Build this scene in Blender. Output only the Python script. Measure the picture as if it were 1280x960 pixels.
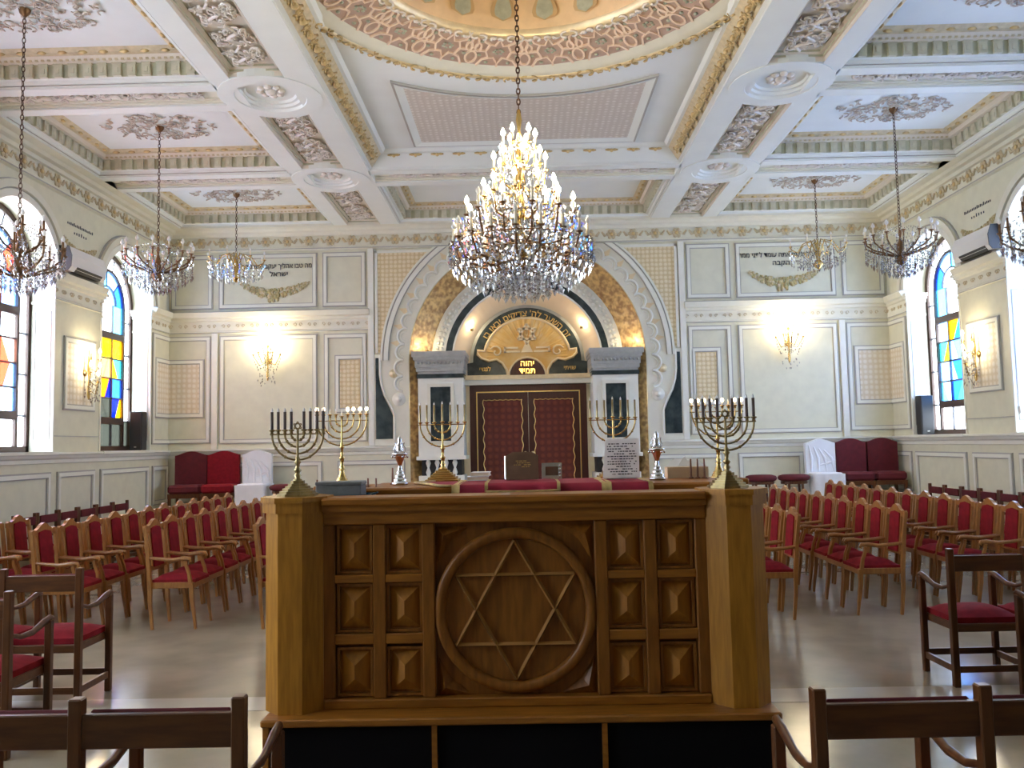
import bpy, math, random
from mathutils import Matrix, Vector
from math import sin, cos, pi, radians, sqrt, atan2
random.seed(7)
for o in list(bpy.data.objects): bpy.data.objects.remove(o)
SC = bpy.context.scene
COL = SC.collection

# ------------------------------------------------------------------ camera
cam_d = bpy.data.cameras.new('camera')
cam = bpy.data.objects.new('camera', cam_d); COL.objects.link(cam)
cam_d.sensor_fit = 'HORIZONTAL'; cam_d.sensor_width = 36.0
cam_d.lens = 1035.0 * 36.0 / 1280.0
cam_d.clip_start = 0.05; cam_d.clip_end = 200
_r = Vector((0.99969516, 0.01445334, -0.02001705)); _u = Vector((0.02101118, -0.07226671, 0.997164)); _f = Vector((-0.01296579, 0.99728061, 0.07254836))
cam.matrix_world = Matrix(((_r.x, _u.x, -_f.x, -0.1), (_r.y, _u.y, -_f.y, 0.0), (_r.z, _u.z, -_f.z, 1.75), (0, 0, 0, 1)))
SC.camera = cam

# ------------------------------------------------------------------ sky, exposure
w = bpy.data.worlds.new('sky'); SC.world = w; w.use_nodes = True
bg = w.node_tree.nodes['Background']
bg.inputs[0].default_value = (0.86, 0.93, 1.0, 1); bg.inputs[1].default_value = 13.0
SC.view_settings.view_transform = 'Standard'; SC.view_settings.look = 'None'
SC.view_settings.gamma = 1.0; SC.view_settings.use_curve_mapping = False
SC.view_settings.exposure = 0.42
SC.cycles.max_bounces = 8; SC.cycles.diffuse_bounces = 5; SC.cycles.glossy_bounces = 3
SC.cycles.transparent_max_bounces = 16; SC.cycles.transmission_bounces = 4
SC.cycles.sample_clamp_indirect = 6.0
SC.cycles.caustics_reflective = False; SC.cycles.caustics_refractive = False
SC.cycles.use_denoising = True
WIN_L = (14.28, 11.13, 7.99, 4.85, 1.71)          # window centres along the left wall
WIN_R = (14.28, 11.13, 7.99)                      # and along the right wall
for sx in (-1, 1):                                 # sky portals behind the windows: they only guide sky sampling
    for wy in (WIN_L if sx < 0 else WIN_R):
        L = bpy.data.lights.new('window_portal', 'AREA'); L.shape = 'RECTANGLE'; L.size = 3.7; L.size_y = 2.0
        L.cycles.is_portal = True
        o = bpy.data.objects.new('window_portal', L); COL.objects.link(o)
        o.location = (sx * 7.52, wy, 3.5); o.rotation_euler = (0, sx * pi / 2, 0)
def lamp(name, loc, power, col, radius=.06):
    L = bpy.data.lights.new(name, 'POINT'); L.energy = power; L.color = col; L.shadow_soft_size = radius
    o = bpy.data.objects.new(name, L); COL.objects.link(o); o.location = loc
    return o
WARM = (1.0, 0.80, 0.52)

# ------------------------------------------------------------------ materials
MATS = {}
def mat(name, col, rough=.6, metal=0., var=0., scale=8., stretch=(1, 1, 1), col2=None, bump=0., bscale=None, spec=.5, coat=0., detail=4.):
    m = bpy.data.materials.new(name); m.use_nodes = True
    nt = m.node_tree; b = nt.nodes['Principled BSDF']
    b.inputs['Base Color'].default_value = (*col, 1); b.inputs['Roughness'].default_value = rough
    b.inputs['Metallic'].default_value = metal; b.inputs['Specular IOR Level'].default_value = spec
    b.inputs['Coat Weight'].default_value = coat; b.inputs['Coat Roughness'].default_value = .12
    if var or col2 or bump:
        tc = nt.nodes.new('ShaderNodeTexCoord'); mp = nt.nodes.new('ShaderNodeMapping')
        mp.inputs['Scale'].default_value = stretch
        nz = nt.nodes.new('ShaderNodeTexNoise'); nz.inputs['Scale'].default_value = scale; nz.inputs['Detail'].default_value = detail
        nt.links.new(tc.outputs['Object'], mp.inputs[0]); nt.links.new(mp.outputs[0], nz.inputs[0])
        if var or col2:
            rp = nt.nodes.new('ShaderNodeValToRGB')
            c2 = col2 or tuple(c * (1 - var) for c in col)
            rp.color_ramp.elements[0].position = .35; rp.color_ramp.elements[1].position = .65
            rp.color_ramp.elements[0].color = (*c2, 1); rp.color_ramp.elements[1].color = (*col, 1)
            nt.links.new(nz.outputs[0], rp.inputs[0]); nt.links.new(rp.outputs[0], b.inputs['Base Color'])
        if bump:
            bp = nt.nodes.new('ShaderNodeBump'); bp.inputs['Strength'].default_value = bump; bp.inputs['Distance'].default_value = .02
            nt.links.new(nz.outputs[0], bp.inputs['Height']); nt.links.new(bp.outputs[0], b.inputs['Normal'])
    MATS[name] = m
    return m
def lattice_mat(name, ca, cb, cell, kind='checker'):
    m = bpy.data.materials.new(name); m.use_nodes = True; nt = m.node_tree; b = nt.nodes['Principled BSDF']
    b.inputs['Roughness'].default_value = .65
    tc = nt.nodes.new('ShaderNodeTexCoord'); mp = nt.nodes.new('ShaderNodeMapping'); mp.inputs['Scale'].default_value = (1 / cell,) * 3
    vo = nt.nodes.new('ShaderNodeTexVoronoi'); vo.inputs['Scale'].default_value = 1.0; vo.inputs['Randomness'].default_value = .12 if kind == 'checker' else .85
    rp = nt.nodes.new('ShaderNodeValToRGB')
    rp.color_ramp.elements[0].position = .28; rp.color_ramp.elements[0].color = (*ca, 1)
    rp.color_ramp.elements[1].position = .5; rp.color_ramp.elements[1].color = (*cb, 1)
    bp = nt.nodes.new('ShaderNodeBump'); bp.inputs['Strength'].default_value = .5; bp.inputs['Distance'].default_value = .02; bp.invert = True
    nt.links.new(tc.outputs['Object'], mp.inputs[0]); nt.links.new(mp.outputs[0], vo.inputs['Vector'])
    nt.links.new(vo.outputs['Distance'], rp.inputs[0]); nt.links.new(rp.outputs[0], b.inputs['Base Color'])
    nt.links.new(vo.outputs['Distance'], bp.inputs['Height']); nt.links.new(bp.outputs[0], b.inputs['Normal'])
    MATS[name] = m
def glow(name, col, s):
    m = bpy.data.materials.new(name); m.use_nodes = True; nt = m.node_tree
    nt.nodes.remove(nt.nodes['Principled BSDF']); e = nt.nodes.new('ShaderNodeEmission')
    e.inputs[0].default_value = (*col, 1); e.inputs[1].default_value = s
    nt.links.new(e.outputs[0], nt.nodes['Material Output'].inputs[0]); MATS[name] = m
def pane_mat(name, col, frost=.25):
    m = bpy.data.materials.new(name); m.use_nodes = True; nt = m.node_tree
    nt.nodes.remove(nt.nodes['Principled BSDF'])
    t = nt.nodes.new('ShaderNodeBsdfTransparent'); t.inputs[0].default_value = (*col, 1)
    d = nt.nodes.new('ShaderNodeBsdfTranslucent'); d.inputs[0].default_value = (*col, 1)
    g = nt.nodes.new('ShaderNodeBsdfGlossy'); g.inputs['Roughness'].default_value = .05
    a = nt.nodes.new('ShaderNodeMixShader'); a.inputs[0].default_value = frost
    c = nt.nodes.new('ShaderNodeMixShader'); c.inputs[0].default_value = .06
    nt.links.new(t.outputs[0], a.inputs[1]); nt.links.new(d.outputs[0], a.inputs[2])
    nt.links.new(a.outputs[0], c.inputs[1]); nt.links.new(g.outputs[0], c.inputs[2])
    nt.links.new(c.outputs[0], nt.nodes['Material Output'].inputs[0]); MATS[name] = m
def crystal_mat(name):
    m = bpy.data.materials.new(name); m.use_nodes = True; nt = m.node_tree
    nt.nodes.remove(nt.nodes['Principled BSDF'])
    t = nt.nodes.new('ShaderNodeBsdfTransparent'); t.inputs[0].default_value = (.86, .88, .93, 1)
    g = nt.nodes.new('ShaderNodeBsdfGlossy'); g.inputs['Roughness'].default_value = .04
    a = nt.nodes.new('ShaderNodeMixShader'); a.inputs[0].default_value = .5
    nt.links.new(t.outputs[0], a.inputs[1]); nt.links.new(g.outputs[0], a.inputs[2])
    nt.links.new(a.outputs[0], nt.nodes['Material Output'].inputs[0]); MATS[name] = m

mat('cream', (.72, .705, .54), .7, var=.07, scale=5)
mat('plaster', (.76, .745, .615), .65, var=.05, scale=6)
mat('white_plaster', (.80, .80, .705), .6, var=.04, scale=6)
mat('ceiling_white', (.77, .80, .755), .65, var=.03, scale=3)
mat('ceiling_panel', (.76, .80, .785), .7, var=.03, scale=3)
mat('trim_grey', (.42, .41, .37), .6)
mat('sage', (.52, .52, .37), .65, var=.15, scale=10)
mat('sage_light', (.62, .60, .46), .65, var=.12, scale=10)
mat('rose_plaster', (.72, .655, .55), .65)
mat('relief', (.80, .74, .66), .5, var=.12, scale=14)
mat('rosette', (.66, .58, .50), .55, var=.15, scale=14)
mat('relief_gold', (.72, .54, .26), .45, metal=.35, var=.35, scale=12)
mat('ornament', (.66, .56, .36), .55, var=.2, scale=14)
mat('garland', (.60, .46, .22), .6, col2=(.36, .33, .14), scale=14)
mat('gold', (.80, .56, .20), .3, metal=.9)
mat('gold_pale', (.84, .70, .44), .4, metal=.4, var=.15, scale=8)
mat('brass', (.62, .43, .16), .25, metal=1.)
mat('old_brass', (.40, .31, .15), .35, metal=1., var=.35, scale=20)
mat('bronze', (.20, .11, .05), .4, metal=.75)
mat('silver', (.75, .75, .77), .16, metal=1.)
mat('green_marble', (.045, .065, .065), .22, col2=(.015, .025, .028), scale=6)
mat('blue_stone', (.42, .43, .395), .45, var=.15, scale=10)
mat('inner_arch', (.90, .74, .52), .2, metal=.12)
mat('ark_wood', (.075, .018, .012), .35, var=.3, scale=6, stretch=(8, 8, 1))
mat('sunburst', (.80, .48, .12), .45, metal=.1, col2=(.86, .62, .28), scale=5)
mat('tympanum_cream', (.90, .72, .42), .5)
mat('sunray', (.84, .54, .17), .45, metal=.1)
mat('dome_gold', (.78, .55, .30), .6, var=.12, scale=6)
mat('dome_rose', (.50, .36, .29), .65, var=.12, scale=10)
mat('strap', (.80, .62, .46), .6)
mat('motif', (.44, .46, .33), .6, var=.2, scale=14)
mat('motif_edge', (.55, .38, .18), .6)
mat('star_oak', (.40, .20, .06), .18, coat=.8)
mat('oak', (.50, .25, .07), .35, col2=(.36, .165, .042), scale=5, stretch=(9, 9, 1), coat=.15)
mat('oak_dark', (.27, .098, .014), .40, col2=(.18, .062, .009), scale=5, stretch=(7, 7, 1), spec=.3)
mat('oak_panel', (.42, .17, .022), .38, col2=(.30, .115, .014), scale=5, stretch=(7, 7, 1), spec=.4)
mat('oak_rail', (.35, .13, .016), .36, col2=(.23, .082, .011), scale=5, stretch=(1, 9, 9), spec=.35)
mat('oak_light', (.43, .19, .024), .36, col2=(.32, .135, .016), scale=5, stretch=(9, 9, 1), spec=.3)
mat('chair_oak', (.36, .155, .036), .32, col2=(.25, .10, .023), scale=6, stretch=(6, 6, 1), coat=.2)
mat('walnut', (.125, .045, .014), .3, col2=(.075, .026, .009), scale=6, stretch=(6, 6, 1), spec=.4)
mat('walnut_side', (.125, .045, .014), .3, col2=(.075, .026, .009), scale=6, stretch=(1, 6, 6), spec=.4)
mat('velvet', (.24, .010, .018), .9, spec=.2, var=.25, scale=18)
mat('velvet_dark', (.12, .008, .014), .85, var=.25, scale=12)
mat('velvet_cloth', (.36, .012, .04), .75, var=.2, scale=10)
mat('fringe', (.62, .43, .16), .6, var=.3, scale=30)
mat('white_cloth', (.80, .82, .85), .8, var=.04, scale=8)
mat('carpet_black', (.006, .005, .006), .95, spec=.1)
mat('black', (.015, .015, .016), .5)
mat('black_letter', (.03, .035, .05), .6)
mat('white_plastic', (.80, .79, .76), .4)
mat('paper', (.88, .88, .86), .8)
mat('cardboard', (.66, .48, .30), .8)
mat('book_brown', (.24, .15, .095), .35, metal=.15, var=.2, scale=10)
mat('grey_box', (.17, .185, .19), .6, var=.15, scale=30)
mat('blue_tray', (.02, .10, .16), .4)
mat('candle_dark', (.10, .07, .06), .5)
mat('candle_cream', (.80, .70, .52), .5)
mat('bulb_off', (.86, .84, .80), .15)
mat('window_frame', (.065, .032, .02), .5)
mat('lead', (.07, .07, .09), .5)
mat('chain', (.10, .055, .035), .4, metal=.7)
mat('copper', (.60, .30, .16), .3, metal=.9)
mat('peg_wood', (.20, .075, .03), .4)
mat('floor_stone', (.33, .28, .20), .17, col2=(.26, .222, .155), scale=2.2, spec=.5, detail=8)
mat('floor_band', (.47, .43, .36), .18, var=.06, scale=4)
mat('rear_wall_tone', (.33, .30, .23), .5, var=.2, scale=5, stretch=(6, 6, 1))  # wall out of view, toned dark to cut light bounced onto the bimah front
mat('platform_wood', (.20, .10, .045), .4, var=.2, scale=5)
mat('mosaic', (.70, .48, .19), .4, metal=.3, col2=(.34, .20, .08), scale=11, bump=.5, detail=1.)
lattice_mat('lattice_gold', (.80, .69, .46), (.66, .53, .30), .085)
lattice_mat('lattice_white', (.80, .74, .62), (.70, .61, .44), .10)
lattice_mat('lattice_ceiling', (.76, .72, .66), (.56, .50, .43), .085)
lattice_mat('door_velvet', (.175, .033, .012), (.11, .017, .008), .13)
glow('bulb_lit', (1, .86, .60), 45.); glow('bulb_small', (1, .72, .42), 14.); glow('sign_lit', (1, .62, .12), 3.0)
for n, c in dict(clear=(.93, .96, 1), pale=(.42, .64, .98), blue=(.10, .28, .85), cyan=(.25, .62, .90), deep=(.03, .07, .40), teal=(.16, .58, .66),
                 yellow=(.95, .66, .05), orange=(.90, .30, .04), red=(.90, .20, .12), amber=(.95, .55, .22), pink=(.98, .70, .62), green=(.30, .45, .22), grey=(.13, .135, .12)).items():
    pane_mat('pane_' + n, c)
crystal_mat('crystal')
m_ = mat('paper_sheet', (.93, .93, .91), .8); nt_ = m_.node_tree; tl_ = nt_.nodes.new('ShaderNodeBsdfTranslucent'); tl_.inputs[0].default_value = (.9, .9, .88, 1)
mx_ = nt_.nodes.new('ShaderNodeMixShader'); mx_.inputs[0].default_value = .55
nt_.links.new(nt_.nodes['Principled BSDF'].outputs[0], mx_.inputs[1]); nt_.links.new(tl_.outputs[0], mx_.inputs[2]); nt_.links.new(mx_.outputs[0], nt_.nodes['Material Output'].inputs[0])

# ------------------------------------------------------------------ mesh helpers
class MB:
    def __init__(s): s.v = []; s.f = []; s.sm = []; s.mi = []; s.cur = 0
    def add(s, vs, fs, smooth=False):
        b = len(s.v); s.v += [tuple(x) for x in vs]
        for f in fs: s.f.append(tuple(b + i for i in f)); s.sm.append(smooth); s.mi.append(s.cur)
        return s
    def box(s, x0, x1, y0, y1, z0, z1, b=0.):
        if b <= 0:
            return s.add([(x0,y0,z0),(x1,y0,z0),(x1,y1,z0),(x0,y1,z0),(x0,y0,z1),(x1,y0,z1),(x1,y1,z1),(x0,y1,z1)],
                         [(0,3,2,1),(4,5,6,7),(0,1,5,4),(1,2,6,5),(2,3,7,6),(3,0,4,7)])
        lo = (x0, y0, z0); hi = (x1, y1, z1); idx = {}; vs = []
        for sx in (0, 1):
            for sy in (0, 1):
                for sz in (0, 1):
                    sg = (sx, sy, sz)
                    for a in range(3):
                        p = [(hi[k] if sg[k] else lo[k]) for k in range(3)]
                        for k in range(3):
                            if k != a: p[k] += (-b if sg[k] else b)
                        idx[(sg, a)] = len(vs); vs.append(tuple(p))
        fs = []
        for a in range(3):
            u, w_ = (a + 1) % 3, (a + 2) % 3
            for sa in (0, 1):
                q = []
                for (su, sw) in ((0, 0), (1, 0), (1, 1), (0, 1)):
                    g = [0, 0, 0]; g[a] = sa; g[u] = su; g[w_] = sw; q.append(idx[(tuple(g), a)])
                fs.append(tuple(q if sa else q[::-1]))
            for su in (0, 1):
                for sw in (0, 1):
                    g0 = [0, 0, 0]; g0[u] = su; g0[w_] = sw; g1 = list(g0); g1[a] = 1
                    q = (idx[(tuple(g0), u)], idx[(tuple(g1), u)], idx[(tuple(g1), w_)], idx[(tuple(g0), w_)])
                    fs.append(q if su == sw else q[::-1])
        for sx in (0, 1):
            for sy in (0, 1):
                for sz in (0, 1):
                    g = (sx, sy, sz); t = (idx[(g, 0)], idx[(g, 1)], idx[(g, 2)])
                    fs.append(t if (sx + sy + sz) % 2 else t[::-1])
        return s.add(vs, fs)
    def prism(s, poly, d0, d1, ax='y', smooth=False):
        n = len(poly)
        def P(p, d): return {'y': (p[0], d, p[1]), 'z': (p[0], p[1], d), 'x': (d, p[0], p[1])}[ax]
        vs = [P(p, d0) for p in poly] + [P(p, d1) for p in poly]
        fs = [tuple(range(n)), tuple(range(2 * n - 1, n - 1, -1))]
        s.add(vs, fs); s.add(vs, [(i, i + n, (i + 1) % n + n, (i + 1) % n) for i in range(n)], smooth)
        return s
    def tube(s, path, rad, n=6, cap=True, smooth=True, flat=1.):
        path = [Vector(p) for p in path]; m = len(path)
        if not hasattr(rad, '__len__'): rad = [rad] * m
        t0 = (path[1] - path[0]).normalized()
        ref = Vector((0, 0, 1)) if abs(t0.z) < .9 else Vector((1, 0, 0))
        nrm = (ref - t0 * ref.dot(t0)).normalized(); vs = []
        for i, p in enumerate(path):
            t = (path[min(i + 1, m - 1)] - path[max(i - 1, 0)]).normalized()
            nrm = nrm - t * nrm.dot(t)
            nrm = nrm.normalized() if nrm.length > 1e-6 else t.orthogonal().normalized()
            bn = t.cross(nrm)
            for k in range(n):
                a = 2 * pi * k / n + pi / n
                vs.append(p + (nrm * cos(a) + bn * sin(a) * flat) * rad[i])
        fs = [(i * n + k, i * n + (k + 1) % n, (i + 1) * n + (k + 1) % n, (i + 1) * n + k) for i in range(m - 1) for k in range(n)]
        s.add(vs, fs, smooth)
        if cap: s.add(vs[:n] + vs[-n:], [tuple(range(n))[::-1], tuple(range(n, 2 * n))])
        return s
    def lathe(s, prof, n=16, c=(0, 0, 0), smooth=True, a0=0., a1=2 * pi, rx=1., ry=1.):
        full = abs(a1 - a0 - 2 * pi) < 1e-6; k = n if full else n + 1; vs = []
        for (r, z) in prof:
            for i in range(k):
                a = a0 + (a1 - a0) * i / n; vs.append((c[0] + r * rx * cos(a), c[1] + r * ry * sin(a), c[2] + z))
        fs = []
        for j in range(len(prof) - 1):
            for i in range(n):
                i2 = (i + 1) % k if full else i + 1
                fs.append((j * k + i, j * k + i2, (j + 1) * k + i2, (j + 1) * k + i))
        return s.add(vs, fs, smooth)
    def octa(s, c, r, h):
        x, y, z = c
        return s.add([(x + r, y, z), (x, y + r, z), (x - r, y, z), (x, y - r, z), (x, y, z + h * .45), (x, y, z - h)],
                     [(0, 1, 4), (1, 2, 4), (2, 3, 4), (3, 0, 4), (1, 0, 5), (2, 1, 5), (3, 2, 5), (0, 3, 5)])
    def ball(s, c, r, n=6, m=4, sx=1., sy=1., sz=1.):
        pr = [(r * sin(pi * j / m), -r * cos(pi * j / m) * sz) for j in range(m + 1)]
        return s.lathe(pr, n, c, True, rx=sx, ry=sy)
    def rectring(s, r0, z0, r1, z1):
        """sloped strip between two rectangles (x0,x1,y0,y1) at heights z0, z1"""
        def C(r, z): return [(r[0], r[2], z), (r[1], r[2], z), (r[1], r[3], z), (r[0], r[3], z)]
        return s.add(C(r0, z0) + C(r1, z1), [(i, (i + 1) % 4, 4 + (i + 1) % 4, 4 + i) for i in range(4)])
    def xf(s, M):
        s.v = [tuple(M @ Vector(p)) for p in s.v]; return s
    def merge(s, o, M=None):
        b = len(s.v); s.v += [tuple(M @ Vector(p)) for p in o.v] if M else o.v
        s.f += [tuple(b + i for i in f) for f in o.f]; s.sm += o.sm; s.mi += o.mi; return s
    def mesh(s, name, *mats):
        me = bpy.data.meshes.new(name); me.from_pydata(s.v, [], s.f)
        me.polygons.foreach_set('use_smooth', s.sm)
        for m in mats: me.materials.append(MATS[m])
        if len(mats) > 1: me.polygons.foreach_set('material_index', s.mi)
        me.validate(); me.update(); return me
def T(x=0, y=0, z=0): return Matrix.Translation((x, y, z))
def R(a, ax='Z'): return Matrix.Rotation(a, 4, ax)

def put(name, data, parent=None, loc=(0, 0, 0), rot=(0, 0, 0), scale=None, **props):
    o = bpy.data.objects.new(name, data); COL.objects.link(o)
    o.location = loc; o.rotation_euler = rot
    if scale: o.scale = scale if hasattr(scale, '__len__') else (scale,) * 3
    if parent: o.parent = parent
    for k, v in props.items(): o[k] = v
    return o
def part(name, mb, mats, parent=None, loc=(0, 0, 0), rot=(0, 0, 0), **props):
    if isinstance(mats, str): mats = (mats,)
    return put(name, mb.mesh(name, *mats), parent, loc, rot, **props)
def thing(name, label, cat, loc=(0, 0, 0), rz=0., group=None):
    o = put(name, None, None, loc, (0, 0, rz)); o['label'] = label; o['category'] = cat
    if group: o['group'] = group
    o.empty_display_size = .1
    return o
def copy_tree(o, parent=None):
    c = o.copy(); COL.objects.link(c)
    if parent: c.parent = parent
    for ch in list(o.children): copy_tree(ch, c)
    return c
def text_mesh(body, size, depth, mname, align='CENTER', bend=None, space=1.):
    c = bpy.data.curves.new('lettering', 'FONT'); c.body = body[::-1]; c.size = size; c.extrude = depth; c.align_x = align; c.resolution_u = 3
    c.space_character = space; c.offset = size * .012
    o = bpy.data.objects.new('lettering', c); COL.objects.link(o); bpy.context.view_layer.update()
    me = bpy.data.meshes.new_from_object(o.evaluated_get(bpy.context.evaluated_depsgraph_get()))
    bpy.data.objects.remove(o); bpy.data.curves.remove(c)
    if bend:
        for v in me.vertices:
            a = v.co.x / bend; r = bend + v.co.y
            v.co = Vector((r * sin(a), r * cos(a), v.co.z))
    me.materials.clear(); me.materials.append(MATS[mname]); me.name = 'lettering'
    return me
ORD = ['first', 'second', 'third', 'fourth', 'fifth', 'sixth', 'seventh', 'eighth', 'ninth', 'tenth', 'eleventh', 'twelfth', 'thirteenth', 'fourteenth']

# ================================================================== THE ROOM
WX, YB, YR, ZS, TOP = 7.0, 16.0, -2.6, 6.03, 8.6
ARCH_Z, ARCH_R, SILL = 4.35, .92, 1.75
MB_BACK = Matrix(((1, 0, 0, 0), (0, -1, 0, YB), (0, 0, 1, 0), (0, 0, 0, 1)))
def M_SIDE(sx): return Matrix(((0, -sx, 0, WX * sx), (1, 0, 0, 0), (0, 0, 1, 0), (0, 0, 0, 1)))
floor = part('floor', MB().box(-7.5, 7.5, YR - .2, 17.2, -.2, 0), 'floor_stone', kind='structure')
part('floor_inlay_band', MB().box(-7, 7, 5.68, 5.98, -.1, .002), 'floor_band', floor)
part('floor_inlay_band', MB().box(-7, 7, 1.9, 2.2, -.1, .002), 'floor_band', floor)

def frame(mb, u0, u1, z0, z1, w, d0, d1, mi=0):
    mb.cur = mi
    mb.box(u0, u1, d0, d1, z0, z0 + w); mb.box(u0, u1, d0, d1, z1 - w, z1)
    mb.box(u0, u0 + w, d0, d1, z0 + w, z1 - w); mb.box(u1 - w, u1, d0, d1, z0 + w, z1 - w)
def frame_open(mb, u0, u1, z0, z1, w, d0, d1, mi, side):
    mb.cur = mi
    if side < 0: u0 = SIDE_EDGE[0]
    if side > 0: u1 = SIDE_EDGE[1]
    mb.box(u0, u1, d0, d1, z0, z0 + w); mb.box(u0, u1, d0, d1, z1 - w, z1)
    if side >= 0: mb.box(u0, u0 + w, d0, d1, z0 + w, z1 - w)
    if side <= 0: mb.box(u1 - w, u1, d0, d1, z0 + w, z1 - w)
SIDE_EDGE = [0, 0]
def panel(parent, M, u0, u1, z0, z1, fill=None, name='wall_panel_moulding', w=.055, openside=0):
    mb = MB()
    frame = lambda *a: frame_open(*a, openside)
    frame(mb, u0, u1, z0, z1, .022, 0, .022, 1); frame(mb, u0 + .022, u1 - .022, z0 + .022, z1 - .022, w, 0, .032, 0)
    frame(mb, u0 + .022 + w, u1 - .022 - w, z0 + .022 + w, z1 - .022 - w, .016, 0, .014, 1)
    o = part(name, mb.xf(M), ('white_plaster', 'trim_grey'), parent)
    if fill:
        q = .022 + w + .02; qa = 0 if openside < 0 else q; qb = 0 if openside > 0 else q
        part('lattice_relief', MB().box(u0 + qa, u1 - qb, 0, .012, z0 + q, z1 - q).xf(M), fill, o)
    return o
def profile_run(prof, u0, u1, M, closed=True):
    """extrude a (depth, z) profile along u"""
    return MB().prism([(d, z) for d, z in prof], u0, u1, 'x').xf(M)

# ---- flower of the cornice band (shared mesh)
fl = MB()
for k in range(6):
    a = k * pi / 3; fl.ball((.068 * cos(a), -.014, .068 * sin(a)), .042, 6, 3, sy=.45)
fl.cur = 1; fl.ball((0, -.024, 0), .040, 6, 3, sy=.6)
FLOWER = fl.mesh('cornice_flower', 'ornament', 'relief_gold')
lf = MB()
for sx_ in (-1, 1):
    for k in range(3):
        lf.tube([(sx_ * (.1 + .03 * k), -.005, -.03 + .03 * k), (sx_ * (.14 + .02 * k), -.012, -.02 + .03 * k), (sx_ * (.17 + .015 * k), -.004, .02 * k)], [.008, .030, .006], 5, flat=.6)
LEAFSPRIG = lf.mesh('leaf_sprig', 'ornament')
def cornice(parent, M, u0, u1, rot, n, skip=None):
    pr = [(0, 5.63), (.05, 5.65), (.05, 5.69), (.025, 5.70), (.025, 5.91), (.07, 5.92), (.09, 5.97), (.16, 5.985), (.20, 6.02), (.34, 6.03), (.34, 6.3), (0, 6.3)]
    co = part('cornice', profile_run(pr, u0, u1, M), 'plaster', parent)
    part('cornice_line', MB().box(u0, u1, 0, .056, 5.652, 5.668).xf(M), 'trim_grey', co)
    for i in range(n):
        u = u0 + (u1 - u0) * (i + .5) / n
        p = M @ Vector((u, .025, 5.805))
        f = put('cornice_flower', FLOWER, co, p, (0, 0, rot))
        put('leaf_sprig', LEAFSPRIG, co, p, (0, 0, rot))
ENT = [(0, 4.02), (.03, 4.03), (.03, 4.06), (.018, 4.07), (.018, 4.25), (.05, 4.27), (.06, 4.31), (.11, 4.33), (.14, 4.40), (.15, 4.42), (0, 4.43)]
sc_ = MB()
for k in range(2):
    s_ = -1 if k else 1
    sc_.tube([(-.09 + .18 * k + .035 * (1 - t / 9) * cos(t * .9) * s_, -.004, .045 * (1 - t / 10) * sin(t * .9)) for t in range(8)], [.007] * 8, 4)
SCROLL = sc_.mesh('frieze_scroll', 'ornament')
def entablature(parent, M, u0, u1, rot, n):
    e = part('entablature', profile_run(ENT, u0, u1, M), 'plaster', parent)
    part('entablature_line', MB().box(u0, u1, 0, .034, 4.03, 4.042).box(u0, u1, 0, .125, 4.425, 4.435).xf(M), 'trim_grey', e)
    for i in range(n):
        put('frieze_scroll', SCROLL, e, M @ Vector((u0 + (u1 - u0) * (i + .5) / n, .02, 4.16)), (0, 0, rot))
def dado(parent, M, u0, u1):
    return part('dado_rail', profile_run([(0, 1.60), (.02, 1.61), (.02, 1.66), (.05, 1.68), (.07, 1.72), (.09, 1.735), (.09, 1.76), (0, 1.765)], u0, u1, M), 'white_plaster', parent)
def garland_mesh(w_=1.35, h=.30):
    rnd = random.Random(4); mb = MB()
    for i in range(260):
        t = rnd.uniform(-1, 1); thick = .035 + .12 * (1 - abs(t)) ** .8
        x = t * w_ / 2; z = -h * (1 - abs(t) ** 1.5) * .75 + rnd.uniform(-thick, thick * .6)
        r = rnd.uniform(.018, .045) * (1.15 - .6 * abs(t)); mb.cur = 0 if rnd.random() < .7 else 1
        mb.ball((x, -.004, z), r, 5, 3, sy=.4, sz=rnd.uniform(.6, 1.3))
    return mb.mesh('garland', 'garland', 'ornament')
GARLAND = garland_mesh()

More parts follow.
